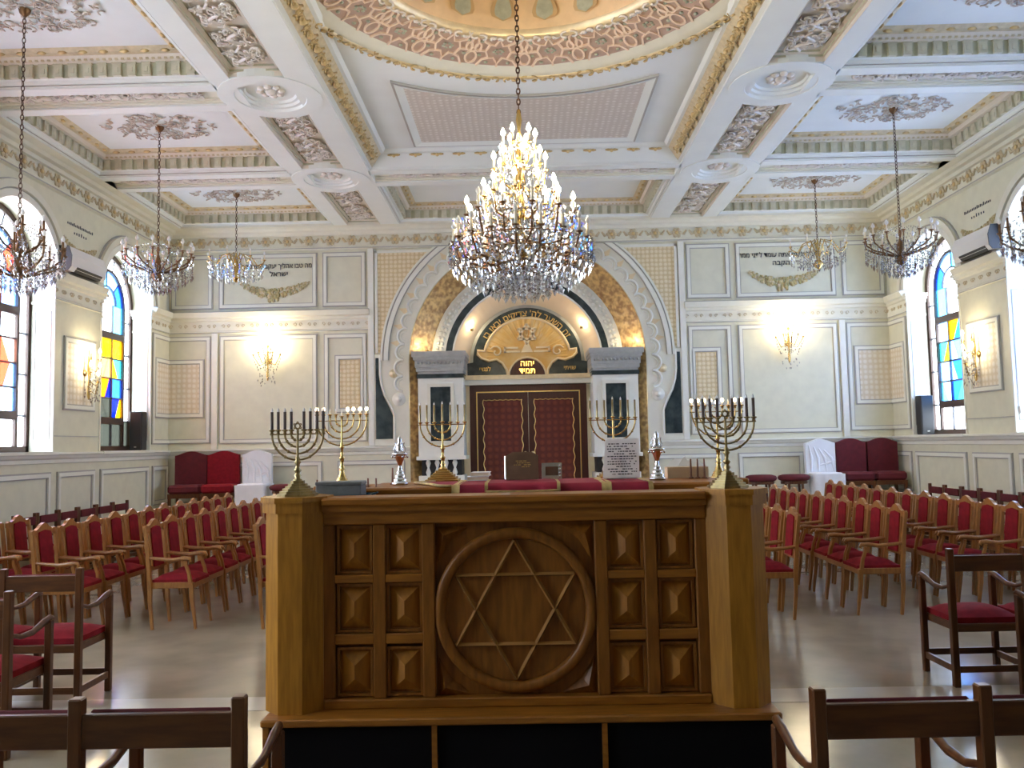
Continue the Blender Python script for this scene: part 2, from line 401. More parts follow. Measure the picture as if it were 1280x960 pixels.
# ---- back wall with the arched niche
NR, NZ = 2.29, 3.42
bw = MB()
for s in (-1, 1):
    bw.box(min(s * NR, s * 7.5), max(s * NR, s * 7.5), -.35, 0, -.2, NZ)
n = 40
arc = [(-NR * cos(pi * i / n), NZ + NR * sin(pi * i / n)) for i in range(n + 1)]
bw.prism([(-7.5, NZ)] + arc + [(7.5, NZ), (7.5, TOP), (-7.5, TOP)], -.35, 0, 'y')
wall_back = part('wall_back', bw.xf(MB_BACK), 'cream', kind='structure')
dado(wall_back, MB_BACK, -7, -2.3); dado(wall_back, MB_BACK, 2.3, 7)
cornice(wall_back, MB_BACK, -7, 7, 0, 33)
for s in (-1, 1):
    def P(a, b, z0, z1, fill=None):
        u0, u1 = sorted((s * a, s * b)); panel(wall_back, MB_BACK, u0, u1, z0, z1, fill)
    P(6.14, 6.96, 4.50, 5.58); P(4.09, 6.02, 4.50, 5.58); P(3.13, 3.98, 4.50, 5.58)
    SIDE_EDGE[:] = [-7.0, 7.0]; panel(wall_back, MB_BACK, *sorted((s * 6.17, s * 7.0)), 1.88, 3.97, openside=s); P(4.09, 6.0, 1.86, 3.97); P(3.12, 3.96, 1.86, 3.97)
    SIDE_EDGE[:] = [-7.0, 7.0]; panel(wall_back, MB_BACK, *sorted((s * 6.3, s * 7.0)), 2.38, 3.52, 'lattice_white', openside=s); P(3.16, 3.75, 2.42, 3.55, 'lattice_gold')
    P(5.4, 6.85, .75, 1.5); P(4.0, 5.25, .75, 1.5); P(2.4, 3.7, .75, 1.5)
    u0, u1 = sorted((s * 3.06, s * 7.0)); entablature(wall_back, MB_BACK, u0, u1, 0, 14)
    part('pilaster', MB().box(s * 6.09 - .055, s * 6.09 + .055, 0, .05, 1.77, 4.02).xf(MB_BACK), 'white_plaster', wall_back)
    part('pilaster', MB().box(s * 3.03 - .055, s * 3.03 + .055, 0, .06, 1.77, 5.63).xf(MB_BACK), 'white_plaster', wall_back)
    # arch surround: flat white band with an outer roll moulding, cut by the cornice
    zc = 5.63
    def ringpoly(ra, rb, zmax=zc, n=28, z0=NZ):
        def pt(r, a):
            x, z = r * cos(a), NZ + r * sin(a)
            if z > zmax: z = zmax; x = sqrt(max(r * r - (zmax - NZ) ** 2, 0))
            return (s * x, z)
        return [pt(ra, pi / 2 * i / n) for i in range(n + 1)], [pt(rb, pi / 2 * i / n) for i in range(n + 1)]
    def ringstrip(mb, ra, rb, d0, d1, **k):
        A, B = ringpoly(ra, rb, **k); m = len(A)
        vs = [(x, d1, z) for x, z in A] + [(x, d1, z) for x, z in B] + [(x, d0, z) for x, z in A] + [(x, d0, z) for x, z in B]
        fs = []
        for i in range(m - 1):
            fs += [(i, i + 1, m + i + 1, m + i), (i, 2 * m + i, 2 * m + i + 1, i + 1), (m + i, m + i + 1, 3 * m + i + 1, 3 * m + i)]
        mb.add(vs, fs, False); return mb
    sur = MB(); ringstrip(sur, NR + .01, 2.72, 0, .05)
    sur.prism([(s * (NR + .01), 1.77), (s * 2.98, 1.77), (s * 2.98, NZ + .12), (s * 2.72, NZ + .12), (s * 2.72, NZ), (s * (NR + .01), NZ)], 0, .05, 'y')
    so = part('arch_surround', sur.xf(MB_BACK), 'plaster', wall_back)
    rm = MB(); ringstrip(rm, 2.70, 2.78, .0, .10); ringstrip(rm, 2.81, 2.85, 0, .08)
    part('arch_moulding', rm.xf(MB_BACK), 'white_plaster', so)
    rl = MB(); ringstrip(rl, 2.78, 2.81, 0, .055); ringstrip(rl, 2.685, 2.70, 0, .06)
    part('arch_grey_line', rl.xf(MB_BACK), 'trim_grey', so)  # thin grey painted lines beside the arch moulding
    # spandrel
    a0 = math.asin(.16 / 2.86); a1 = math.asin((5.56 - NZ) / 2.86)
    sp = [(s * 2.93, NZ + .16), (s * 2.93, 5.56)] + [(s * 2.86 * cos(a1 + (a0 - a1) * i / 16), NZ + 2.86 * sin(a1 + (a0 - a1) * i / 16)) for i in range(17)]
    part('spandrel_lattice', MB().prism(sp, 0, .02, 'y').xf(MB_BACK), 'lattice_gold', so)
    part('spandrel_frame', MB().box(min(s * 2.90, s * 2.95), max(s * 2.90, s * 2.95), 0, .05, NZ + .14, 5.58).box(min(s * 1.85, s * 2.95), max(s * 1.85, s * 2.95), 0, .05, 5.54, 5.59).xf(MB_BACK), 'white_plaster', so)
    # scallops round the niche
    scm = MB()
    scm.tube([(.155 * cos(t), 0, .155 * sin(t)) for t in [pi * k / 10 for k in range(11)]], .026, 5)
    scm.tube([(.09 * cos(t), 0, .09 * sin(t) + .0) for t in [pi * k / 8 for k in range(9)]], .010, 4)
    SCM = scm.mesh('scallop', 'white_plaster')
    cusp = MB().prism([(-.06, .02), (0, .16), (.06, .02), (0, -.02)], -.015, .01, 'y').mesh('scallop_leaf', 'gold_pale')
    for i in range(12):
        a = (i + .5) * .1285
        if NZ + 2.44 * sin(a) > 5.45: continue
        c = Vector((s * 2.40 * cos(a), YB - .06, NZ + 2.40 * sin(a)))
        put('scallop', SCM, so, c, (0, pi / 2 - a if s > 0 else a - pi / 2, 0))
        a2 = a + .064; put('scallop_leaf', cusp, so, (s * 2.52 * cos(a2), YB - .055, NZ + 2.52 * sin(a2)), (0, pi / 2 - a2 if s > 0 else a2 - pi / 2, 0))
    for z in (3.27, 2.96):
        put('scallop', SCM, so, (s * 2.42, YB - .06, z), (0, s * pi / 2, 0))
    part('gilt_button', MB().lathe([(.0, .05), (.03, .045), (.045, .03), (.05, .01), (.085, .01), (.085, 0)], 14).xf(R(pi / 2, 'X')), 'gold_pale', so, (s * 2.60, YB - .05, 3.16))
    part('white_button', MB().lathe([(.0, .07), (.04, .06), (.055, .03), (.06, .015), (.12, .02), (.13, 0)], 16).xf(R(pi / 2, 'X')), 'white_plaster', so, (s * 2.50, YB - .05, 2.66))
    vp = [(2.945, 3.47), (2.885, 3.47), (2.885, 3.15), (2.86, 2.95), (2.80, 2.74), (2.68, 2.50), (2.62, 2.35), (2.62, 1.90), (2.945, 1.90)]
    part('marble_side_panel', MB().prism([(s * x, z) for x, z in vp], 0, .062, 'y').xf(MB_BACK), 'green_marble', so)
    edge = [(2.855, 3.52), (2.855, 3.15), (2.83, 2.95), (2.77, 2.75), (2.65, 2.52), (2.585, 2.36), (2.585, 1.87)]
    part('side_panel_moulding', MB().tube([(s * x, .06, z) for x, z in edge], .022, 5).xf(MB_BACK), 'white_plaster', so)
    # painted verse and garland
def verse(body, w_, h_, loc):
    me = text_mesh(body, .155, .002, 'black_letter'); xs = [v.co.x for v in me.vertices]; k = w_ / (max(xs) - min(xs))
    put('painted_verse', me, wall_back, loc, (pi / 2, 0, 0), (k, h_, 1))
verse('מה טבו אהליך יעקב משכנתיך', 1.38, .84, (-4.88, YB - .012, 5.29))
verse('ישראל', .36, .84, (-4.84, YB - .012, 5.13))
verse('דע לפני מי אתה עומד לפני ממה', 1.55, .84, (4.93, YB - .012, 5.29))
verse('הקבה', .33, .84, (4.98, YB - .012, 5.13))
put('garland', GARLAND, wall_back, (-4.92, YB - .012, 5.0)); put('garland', GARLAND, wall_back, (5.02, YB - .012, 5.0))

# ---- rear wall (behind the camera)
part('wall_rear', MB().box(-7.5, 7.5, YR - .3, YR, -.2, TOP), 'rear_wall_tone', kind='structure')

# ---- side walls with arched windows
HALF = .92
def side_wall(sx):
    M = M_SIDE(sx); name = 'wall_left' if sx < 0 else 'wall_right'; mb = MB()
    th = .42
    edges = []
    for wy in sorted(WIN_L if sx < 0 else WIN_R): edges += [(wy - HALF, wy + HALF)]
    mb.box(YR - .3, YB + .35, -th, 0, -.2, SILL)
    cuts = [YR - .3] + [e for p in edges for e in p] + [YB + .35]
    for i in range(0, len(cuts), 2): mb.box(cuts[i], cuts[i + 1], -th, 0, SILL, ARCH_Z)
    n = 20; low = [(YB + .35, ARCH_Z), (YB + .35, TOP), (YR - .3, TOP), (YR - .3, ARCH_Z)]
    for (a, b) in edges:
        c = (a + b) / 2
        low += [(c - HALF * cos(pi * i / n), ARCH_Z + HALF * sin(pi * i / n)) for i in range(n + 1)]
    mb.prism(low, -th, 0, 'y')
    W = part(name, mb.xf(M), 'cream', kind='structure')
    dado(W, M, YR, YB)
    rot = sx * -pi / 2 if sx < 0 else -pi / 2
    rot = pi / 2 if sx < 0 else -pi / 2
    cornice(W, M, YR, YB, rot, 44)
    piers = [(cuts[i], min(cuts[i + 1], YB)) for i in range(0, len(cuts), 2)]
    for (a, b) in piers:
        if b < 6: continue
        a = max(a, 5.9)
        last = b > 15.9
        entablature(W, M, a - .03, b, rot, 6 if not last else 3)
        if not last:
            panel(W, M, a + .24, b - .16, 2.40, 3.52, 'lattice_white')
            part('pier_line', MB().box(a + .02, b - .02, 0, .008, 2.0, 2.012).xf(M), 'trim_grey', W)
            panel(W, M, a + .12, b - .12, .3, 1.48)
            # spandrel verse: illegible painted strokes, and garland
            c = (a + b) / 2; st = MB(); rnd = random.Random(int(a * 10) + 3)
            for row, (nn, zz) in enumerate(((17, 5.25), (6, 5.13))):
                for k in range(nn):
                    u = c + (k - nn / 2 + .5) * .045 * (1 if row == 0 else 1.5); hgt = rnd.uniform(.03, .055)
                    st.box(u - .012, u + .014, 0, .003, zz, zz + hgt)
            part('painted_verse', st.xf(M), 'black_letter', W)
            put('garland', GARLAND, W, M @ Vector((c, .006, 5.02)), (0, 0, rot), (.72, 1, .8))
        else:
            SIDE_EDGE[:] = [0, YB]; panel(W, M, a + .16, b, 2.38, 3.52, 'lattice_white', openside=1); panel(W, M, a + .06, b, 1.88, 3.97, openside=1); panel(W, M, a + .1, b - .04, .75, 1.48)
        for e in ((a,) if a > 3 else ()) + ((b,) if not last else ()):
            pass
    for k, (a, b) in enumerate(edges):
        c = (a + b) / 2
        if c < 4: continue
        panel(W, M, a + .05, b - .05, .3, 1.48)
        # archivolt
        for (r0, r1, d, m_, nm) in ((HALF, HALF + .10, .05, 'white_plaster', 'archivolt'), (HALF + .10, HALF + .125, .03, 'trim_grey', 'archivolt_line'), (HALF + .125, HALF + .23, .075, 'plaster', 'archivolt'), (HALF + .23, HALF + .25, .03, 'trim_grey', 'archivolt_line')):
            q = MB(); nn = 24
            A = [(c - r0 * cos(pi * i / nn), ARCH_Z + r0 * sin(pi * i / nn)) for i in range(nn + 1)]
            B = [(c - r1 * cos(pi * i / nn), ARCH_Z + r1 * sin(pi * i / nn)) for i in range(nn + 1)]
            m1 = nn + 1
            vs = [(u, d, z) for u, z in A] + [(u, d, z) for u, z in B] + [(u, 0, z) for u, z in A] + [(u, 0, z) for u, z in B]
            fs = []
            for i in range(nn): fs += [(i, i + 1, m1 + i + 1, m1 + i), (i, 2 * m1 + i, 2 * m1 + i + 1, i + 1), (m1 + i, m1 + i + 1, 3 * m1 + i + 1, 3 * m1 + i)]
            q.add(vs, fs); part(nm, q.xf(M), m_, W)
        # jamb pilasters with capitals, on both reveals
        for (e, sg) in ((a, 1), (b, -1)):
            j = MB(); d0, d1 = -.33, .02
            j.box(*sorted((e, e + sg * .03)), d0, d1, SILL + .02, 3.95)
            jp = part('jamb_pilaster', j.xf(M), 'white_plaster', W)
            jl = MB(); x0, x1 = sorted((e + sg * .03, e + sg * .036))
            for (da, db, za, zb) in ((d0 + .05, d1 - .05, 1.95, 1.965), (d0 + .05, d1 - .05, 3.84, 3.855), (d0 + .05, d0 + .065, 1.965, 3.84), (d1 - .065, d1 - .05, 1.965, 3.84)):
                jl.box(x0, x1, da, db, za, zb)
            part('jamb_panel_line', jl.xf(M), 'trim_grey', jp)
            cp = MB()
            for (z0, z1, ex) in ((3.95, 3.99, .05), (3.99, 4.20, .035), (4.20, 4.26, .06), (4.26, 4.31, .09), (4.31, 4.36, .13)):
                cp.box(*sorted((e, e + sg * ex)), d0, d1 + ex * .6 - .02, z0, z1)
            part('jamb_capital', cp.xf(M), 'white_plaster', W)
        part('window_sill', MB().box(a, b, -.4, .1, SILL - .02, SILL + .025).xf(M), 'white_plaster', W)
    return W
wall_left = side_wall(-1); wall_right = side_wall(1)

# ---- stained glass windows
def seg(mb, c, r0, r1, a0, a1, d0, d1, n=6, z=ARCH_Z):
    A = [(c - r0 * cos(a0 + (a1 - a0) * i / n), z + r0 * sin(a0 + (a1 - a0) * i / n)) for i in range(n + 1)]
    B = [(c - r1 * cos(a0 + (a1 - a0) * i / n), z + r1 * sin(a0 + (a1 - a0) * i / n)) for i in range(n + 1)]
    return mb.prism(A + B[::-1], d0, d1, 'y')
PAL = {
 (-1, 0): [['yellow', 'yellow', 'yellow'], ['yellow', 'amber', 'yellow'], ['teal', 'orange', 'blue'], ['orange', 'grey', 'deep']],
 (-1, 1): [['pale', 'cyan', 'clear'], ['clear', 'pink', 'red'], ['pink', 'amber', 'red'], ['amber', 'red', 'clear']],
 (1, 0): [['cyan', 'blue', 'pale'], ['blue', 'cyan', 'yellow'], ['teal', 'blue', 'pale'], ['cyan', 'teal', 'pale']],
 (1, 1): [['blue', 'cyan', 'pale'], ['cyan', 'yellow', 'blue'], ['pale', 'blue', 'teal'], ['teal', 'cyan', 'blue']]}
wn = 0
for sx in (-1, 1):
    M = M_SIDE(sx)
    for k, wy in enumerate(WIN_L if sx < 0 else WIN_R):
        wn += 1; c = wy; d0, d1 = -.40, -.34; di = -.385; dj = -.375; h = HALF
        fm = MB()
        fm.box(c - h, c - h + .085, d0, d1, SILL, ARCH_Z); fm.box(c + h - .085, c + h, d0, d1, SILL, ARCH_Z); fm.box(c - h, c + h, d0, d1, SILL, SILL + .11)
        seg(fm, c, h - .09, h, 0, pi, d0, d1, 20)
        win = part('window_%d' % wn, fm.xf(M), 'window_frame', kind='structure')
        if k > 2:                       # windows out of the photograph: plain glazing
            pl = [(c - h + .08, SILL + .1), (c + h - .08, SILL + .1)] + [(c + (h - .08) * cos(pi * i / 12), ARCH_Z + (h - .08) * sin(pi * i / 12)) for i in range(13)]
            part('pane', MB().prism(pl, di, dj, 'y').xf(M), 'pane_clear', win); continue
        wl = .60                        # half-width of the stained centre
        bars = MB()
        for u in (-wl, wl): bars.box(c + u - .03, c + u + .03, d0, d1, SILL + .1, ARCH_Z)
        bars.box(c - wl, c + wl, d0, d1 + .01, 2.24, 2.36); bars.box(c - wl, c + wl, d0, d1 + .01, 3.74, 3.86)
        seg(bars, c, wl - .03, wl + .02, 0, pi, d0, d1, 18)
        part('sash_frame', bars.xf(M), 'window_frame', win)
        cm = MB()
        for u in (-.2, .2): cm.box(c + u - .013, c + u + .013, d0 + .01, d1 - .01, SILL + .1, ARCH_Z)
        for z in (2.70, 3.05, 3.40): cm.box(c - wl, c + wl, d0 + .01, d1 - .01, z - .013, z + .013)
        for z in (2.3, 2.9, 3.5, 4.1): 
            cm.box(c - h + .08, c - wl, d0 + .01, d1 - .01, z - .012, z + .012); cm.box(c + wl, c + h - .08, d0 + .01, d1 - .01, z - .012, z + .012)
        seg(cm, c, .30, .325, 0, pi, d0 + .01, d1 - .01, 14)
        for a in (pi * .25, pi * .5, pi * .75): 
            cm.tube([(c - .32 * cos(a), (d0 + d1) / 2, ARCH_Z + .32 * sin(a)), (c - wl * cos(a), (d0 + d1) / 2, ARCH_Z + wl * sin(a))], .012, 4)
        for a in (pi * .2, pi * .4, pi * .6, pi * .8):
            cm.tube([(c - wl * cos(a), (d0 + d1) / 2, ARCH_Z + wl * sin(a)), (c - (h - .08) * cos(a), (d0 + d1) / 2, ARCH_Z + (h - .08) * sin(a))], .012, 4)
        part('lead_bar', cm.xf(M), 'lead', win)
        def pn(mb, col): part('pane', mb.xf(M), 'pane_' + col, win)
        pal = PAL[(sx, min(k, 1))]
        us = (-wl + .03, -.2, .2, wl - .03); zs = (3.74, 3.40, 3.05, 2.70, 2.36)
        for r in range(4):
            for q in range(3):
                # each cell is cut by a diagonal into two tints, as in the abstract design
                u0, u1, z1, z0 = c + us[q], c + us[q + 1], zs[r], zs[r + 1]; col = pal[r][q]
                t0, t1 = [(.35, .75), (.7, .2), (.5, .9)][(r * 2 + q) % 3]; ua = u0 + (u1 - u0) * t0; ub = u0 + (u1 - u0) * t1
                pn(MB().prism([(u0, z0), (ua, z0), (ub, z1), (u0, z1)], di, dj), col)
                nxt = pal[(r + 1) % 4][(q + 1) % 3] if (r + q) % 2 else (('pale', 'clear', 'blue')[(r + 2 * q) % 3] if sx > 0 or k else col)
                pn(MB().prism([(ua, z0), (u1, z0), (u1, z1), (ub, z1)], di, dj), nxt)
        for q in range(3):
            pn(MB().box(c + us[q], c + us[q + 1], di, dj, SILL + .1, 2.24), 'grey' if (sx < 0 and k == 0) else 'clear')
            pn(MB().box(c + us[q], c + us[q + 1], di, dj, 3.86, ARCH_Z), ('blue', 'clear', 'cyan')[q] if sx > 0 or k == 0 else ('amber', 'orange', 'pale')[q])
        for s_ in (-1, 1):
            zz = (SILL + .1, 2.3, 2.9, 3.5, 4.1, ARCH_Z)
            for z0, z1 in zip(zz, zz[1:]):
                u0, u1 = sorted((c + s_ * wl, c + s_ * (h - .08)))
                pn(MB().box(u0, u1, di, dj, z0, z1), 'clear' if not (sx < 0 and k == 0 and z1 < 2.6) else 'grey')
        for q in range(4):
            pn(seg(MB(), c, .32, wl - .02, pi * q / 4, pi * (q + 1) / 4, di, dj), ('blue', 'cyan', 'pale', 'blue')[q] if sx > 0 or k == 0 else ('orange', 'amber', 'pale', 'red')[q])
        pn(seg(MB(), c, .001, .30, 0, pi, di, dj, 10), 'clear' if k else ('pale' if sx < 0 else 'clear'))
        for q in range(5): pn(seg(MB(), c, wl + .02, h - .085, pi * q / 5, pi * (q + 1) / 5, di, dj), 'clear')

# ---- ceiling: ribs, channels, discs, coffers, dome
ceiling = part('ceiling', MB().box(-7.5, 7.5, YR - .3, YB + 1.4, TOP, TOP + .2), 'ceiling_white', kind='structure')
ROWS = (12.96, 9.78, 6.60, 3.42, .24)
XO0, XO1, XI0, XI1 = 3.42, 3.68, 2.42, 2.78
def curl(mb, c, s, ang, flip=1, r=.02, zs=-1):
    x, y, z = c; pts = []
    for t in range(8):
        q = 1 - t / 8.5; a = ang + flip * t * .85
        pts.append((x + s * q * cos(a), y + s * q * sin(a), z + zs * .012 * t / 2))
    mb.tube(pts, [r * (.35 + .65 * sin(pi * (t + 1) / 9)) for t in range(8)], 4)
def scroll_unit(name, w, l, n, seed, m_='relief', r=.018):
    rnd = random.Random(seed); mb = MB()
    for i in range(n):
        curl(mb, (rnd.uniform(-w, w), rnd.uniform(-l, l), rnd.uniform(-.012, 0)), rnd.uniform(.04, .07), rnd.uniform(0, 6.3), rnd.choice((-1, 1)), r * rnd.uniform(.8, 1.3))
    mb.tube([(0, -l, -.02), (w * .5, -l * .4, -.03), (-w * .4, l * .2, -.03), (w * .3, l * .7, -.03), (0, l, -.02)], [.02, .026, .026, .022, .015], 5)
    return mb.mesh(name, m_)
ACAN = scroll_unit('acanthus_scroll', .19, .21, 34, 3, r=.014)
ACAN_T = scroll_unit('acanthus_scroll', .09, .19, 18, 5, r=.013)
# longitudinal ribs and channel
for s in (-1, 1):
    def bx(a, b, y0, y1, z0, z1): return MB().box(min(s * a, s * b), max(s * a, s * b), y0, y1, z0, z1)
    part('ceiling_rib', bx(XO0, XO1, YR, YB, ZS, 6.75), 'ceiling_white', ceiling)
    part('ceiling_rib', bx(XI0, XI1, YR, YB, ZS, 6.75), 'ceiling_white', ceiling)
    ys = list(ROWS)[::-1]; seg_y = list(zip([YR] + [y + .58 for y in ys], [y - .58 for y in ys] + [YB - .32]))
    for (y0, y1) in seg_y:
        if y1 - y0 < .3: continue
        ch = MB(); rr = (min(s * XI1, s * XO0) + .004, max(s * XI1, s * XO0) - .004, y0, y1)
        def ins(r, q): return (r[0] + q, r[1] - q, r[2] + q, r[3] - q)
        ch.rectring(rr, ZS, ins(rr, .0), ZS + .05); ch.rectring(ins(rr, 0), ZS + .05, ins(rr, .025), ZS + .05); ch.cur = 1
        ch.rectring(ins(rr, .025), ZS + .05, ins(rr, .025), ZS + .075); ch.cur = 0
        ch.rectring(ins(rr, .025), ZS + .075, ins(rr, .07), ZS + .085); ch.cur = 1; ch.rectring(ins(rr, .07), ZS + .085, ins(rr, .07), ZS + .11); ch.cur = 0
        q = ins(rr, .07); ch.add([(q[0], q[2], ZS + .11), (q[1], q[2], ZS + .11), (q[1], q[3], ZS + .11), (q[0], q[3], ZS + .11)], [(0, 1, 2, 3)])
        co = part('acanthus_channel', ch, ('rose_plaster', 'sage'), ceiling)
        nsc = max(1, int((y1 - y0 - .2) / .42))
        if y1 > 3:
            for i in range(nsc):
                put('acanthus_scroll', ACAN, co, (s * (XI1 + XO0) / 2, y0 + .1 + (y1 - y0 - .2) * (i + .5) / nsc, ZS + .10), (0, 0, (i % 2) * pi))
    for yr in ROWS:
        dm = MB().lathe([(.62, .16), (.62, -.012), (.43, -.012), (.41, .02), (.365, .02), (.35, .05), (.31, .05), (.295, .08), (0, .085)], 40, smooth=False)
        dsc = part('ceiling_roundel', dm, 'ceiling_white', ceiling, (s * (XI1 + XO0) / 2, yr, ZS))
        fm_ = MB()
        for k in range(8): fm_.ball((.13 * cos(k * pi / 4), .13 * sin(k * pi / 4), .075), .055, 6, 3, sz=.5)
        fm_.ball((0, 0, .065), .07, 8, 4, sz=.6)
        part('roundel_rosette', fm_, 'relief', dsc)
        # transverse pair over the side aisle
        for (a, b) in ((-.38, -.20), (.20, .38)):
            part('ceiling_rib', bx(XO1 - .02, 6.7, yr + a, yr + b, ZS, 6.75), 'ceiling_white', ceiling)
        tc = MB().box(min(s * 3.66, s * 6.7), max(s * 3.66, s * 6.7), yr - .2, yr + .2, ZS + .075, ZS + .2)
        for (a, b, z) in ((-.20, -.17, .03), (.165, .20, .025), (.13, .165, .05)):
            tc.box(min(s * 3.66, s * 6.7), max(s * 3.66, s * 6.7), yr + a, yr + b, ZS + z, ZS + .16)
        tco = part('transverse_channel', tc, 'plaster', ceiling)
        if yr > 5:
            for i in range(6): put('acanthus_scroll', ACAN_T, tco, (s * (4.15 + i * .42), yr - .02, ZS + .07), (0, 0, pi / 2))
    part('ceiling_rib', bx(6.66, 7.0, YR, YB, ZS, 6.75), 'ceiling_white', ceiling)
part('ceiling_rib', MB().box(-7, 7, YB - .30, YB, ZS, 6.75), 'ceiling_white', ceiling)
for (a, b) in ((-.38, -.20), (.20, .38)):
    part('ceiling_rib', MB().box(-2.44, 2.44, ROWS[0] + a, ROWS[0] + b, ZS, 6.75), 'ceiling_white', ceiling)
tcm = MB().box(-2.44, 2.44, 12.76, 13.16, ZS + .075, ZS + .2)
for (a, b, z) in ((-.20, -.17, .03), (.165, .20, .025), (.13, .165, .05)): tcm.box(-2.44, 2.44, 12.96 + a, 12.96 + b, ZS + z, ZS + .16)
tco = part('transverse_channel', tcm, 'plaster', ceiling)
for i in range(10): put('acanthus_scroll', ACAN_T, tco, (-1.95 + i * .43, 12.94, ZS + .07), (0, 0, pi / 2))

DENTIL = MB().box(-.048, .048, -.03, .03, -.075, .06).box(-.056, .056, -.036, .036, .06, .08).box(-.02, .02, -.038, .038, -.04, .02).mesh('dentil', 'sage_light')
EGG = MB().ball((0, 0, 0), .042, 6, 3, sx=1.5, sy=.6, sz=.6).mesh('gilt_bead', 'relief_gold')
TOOTH = MB().box(-.014, .014, -.01, .01, -.018, .018).mesh('small_tooth', 'ornament')
ROSE = MB()
_r2 = random.Random(9)
for i in range(150):
    a = _r2.uniform(0, 2 * pi); q = sqrt(_r2.uniform(.03, 1)); x, y = .78 * q * cos(a), .46 * q * sin(a)
    if abs(x) > .5 and _r2.random() < .35: continue
    curl(ROSE, (x, y, 0), _r2.uniform(.035, .07), _r2.uniform(0, 6.3), _r2.choice((-1, 1)), .011)
ROSE = ROSE.mesh('ceiling_rosette', 'rosette')
def coffer(x0, x1, y0, y1, rosette=True, detail=True):
    r = (x0, x1, y0, y1)
    def ins(q): q += .004; return (x0 + q, x1 - q, y0 + q, y1 - q)
    m1 = MB(); m1.rectring(ins(0), ZS, ins(0), ZS + .02); m1.rectring(ins(0), ZS + .02, ins(.02), ZS + .023); m1.cur = 1
    m1.rectring(ins(.02), ZS + .023, ins(.02), ZS + .038); m1.cur = 0
    m1.rectring(ins(.02), ZS + .038, ins(.04), ZS + .04); m1.rectring(ins(.04), ZS + .04, ins(.05), ZS + .075); m1.rectring(ins(.05), ZS + .075, ins(.10), ZS + .08)
    co = part('coffer', m1, ('ceiling_white', 'trim_grey'), ceiling)
    part('dentil_band', MB().rectring(ins(.10), ZS + .08, ins(.12), ZS + .235), 'sage', co)
    part('rose_band', MB().rectring(ins(.12), ZS + .235, ins(.20), ZS + .238).rectring(ins(.20), ZS + .238, ins(.23), ZS + .285), 'rose_plaster', co)
    part('bead_band', MB().rectring(ins(.23), ZS + .285, ins(.30), ZS + .29).rectring(ins(.30), ZS + .29, ins(.36), ZS + .32), 'ornament', co)
    q = ins(.36)
    part('coffer_panel', MB().add([(q[0], q[2], ZS + .32), (q[1], q[2], ZS + .32), (q[1], q[3], ZS + .32), (q[0], q[3], ZS + .32)], [(0, 1, 2, 3)]), 'ceiling_panel', co)
    if detail:
        d = ins(.11); e = ins(.30); t = ins(.20)
        for (rc, step, z, me, nm) in ((d, .17, ZS + .156, DENTIL, 'dentil'), (e, .22, ZS + .29, EGG, 'gilt_bead')):
            nx = max(2, int((rc[1] - rc[0]) / step)); ny = max(2, int((rc[3] - rc[2]) / step))
            for i in range(nx):
                x = rc[0] + (rc[1] - rc[0]) * (i + .5) / nx
                put(nm, me, co, (x, rc[3], z))
            for i in range(ny):
                y = rc[2] + (rc[3] - rc[2]) * (i + .5) / ny
                for xx in ((rc[0], rc[1]) if abs(x0 + x1) < .1 else ((rc[0],) if x0 + x1 < 0 else (rc[1],)) if nm == 'dentil' else (rc[0], rc[1])): put(nm, me, co, (xx, y, z), (0, 0, pi / 2))
        tm = MB(); nx = int((t[1] - t[0]) / .07)
        for i in range(nx): tm.box(t[0] + (i + .2) * (t[1] - t[0]) / nx, t[0] + (i + .7) * (t[1] - t[0]) / nx, t[3] - .012, t[3] + .012, ZS + .236, ZS + .275)
        part('tooth_row', tm, 'ornament', co, kind='stuff')
    if rosette:
        put('ceiling_rosette', ROSE, co, ((x0 + x1) / 2, (y0 + y1) / 2, ZS + .315))
    return ((x0 + x1) / 2, (y0 + y1) / 2)
CH = {}
for s in (-1, 1):
    x0, x1 = sorted((s * XO1, s * 6.66))
    lims = [(13.34, 15.70), (10.16, 12.58), (6.98, 9.40), (3.80, 6.22), (.62, 3.04)]
    for k, (a, b) in enumerate(lims): CH[(s, k)] = coffer(x0, x1, a, b, k < 3, k < 3)
    coffer(x0, x1, YR, -.14, False, False)
coffer(-2.42, 2.42, 13.34, 15.70, False, True)

# central compartment with the dome
DC = (0., 7.5); RD = 2.34; CY0, CY1 = 2.42, 12.58
zp = 6.27; gm = MB(); ro = (-2.416, 2.416, CY0 + .004, CY1 - .004)
def ins_(q): return (ro[0] + q, ro[1] - q, ro[2] + q, ro[3] - q)
gm.rectring(ins_(0), ZS, ins_(0), ZS + .02); gm.rectring(ins_(0), ZS + .02, ins_(.05), ZS + .04)
gm.cur = 1; gm.rectring(ins_(.05), ZS + .04, ins_(.22), ZS + .19); gm.mi[-4] = gm.mi[-2] = 0; gm.cur = 0
gm.rectring(ins_(.22), ZS + .19, ins_(.26), ZS + .20); gm.rectring(ins_(.26), ZS + .20, ins_(.30), zp)
comp = part('dome_compartment', gm, ('ceiling_white', 'ornament'), ceiling)
GL = MB()
_r3 = random.Random(2)
for i in range(7):
    curl(GL, (_r3.uniform(-.05, .05), _r3.uniform(-.14, .14), 0), _r3.uniform(.04, .06), _r3.uniform(0, 6), _r3.choice((-1, 1)), .017)
GL.ball((0, 0, -.02), .045, 6, 4)
GL = GL.mesh('gilt_leaf', 'relief_gold')
for s in (-1, 1):
    for i in range(20):
        y = 6.2 + (i + .5) * (CY1 - .35 - 6.2) / 20
        put('gilt_leaf', GL, comp, (s * 2.29, y, ZS + .10), (0, s * .72, 0))
GLS = MB()
for k in (-1, 1): GLS.ball((k * .05, 0, 0), .03, 6, 3, sx=1.8, sy=.6, sz=.7)
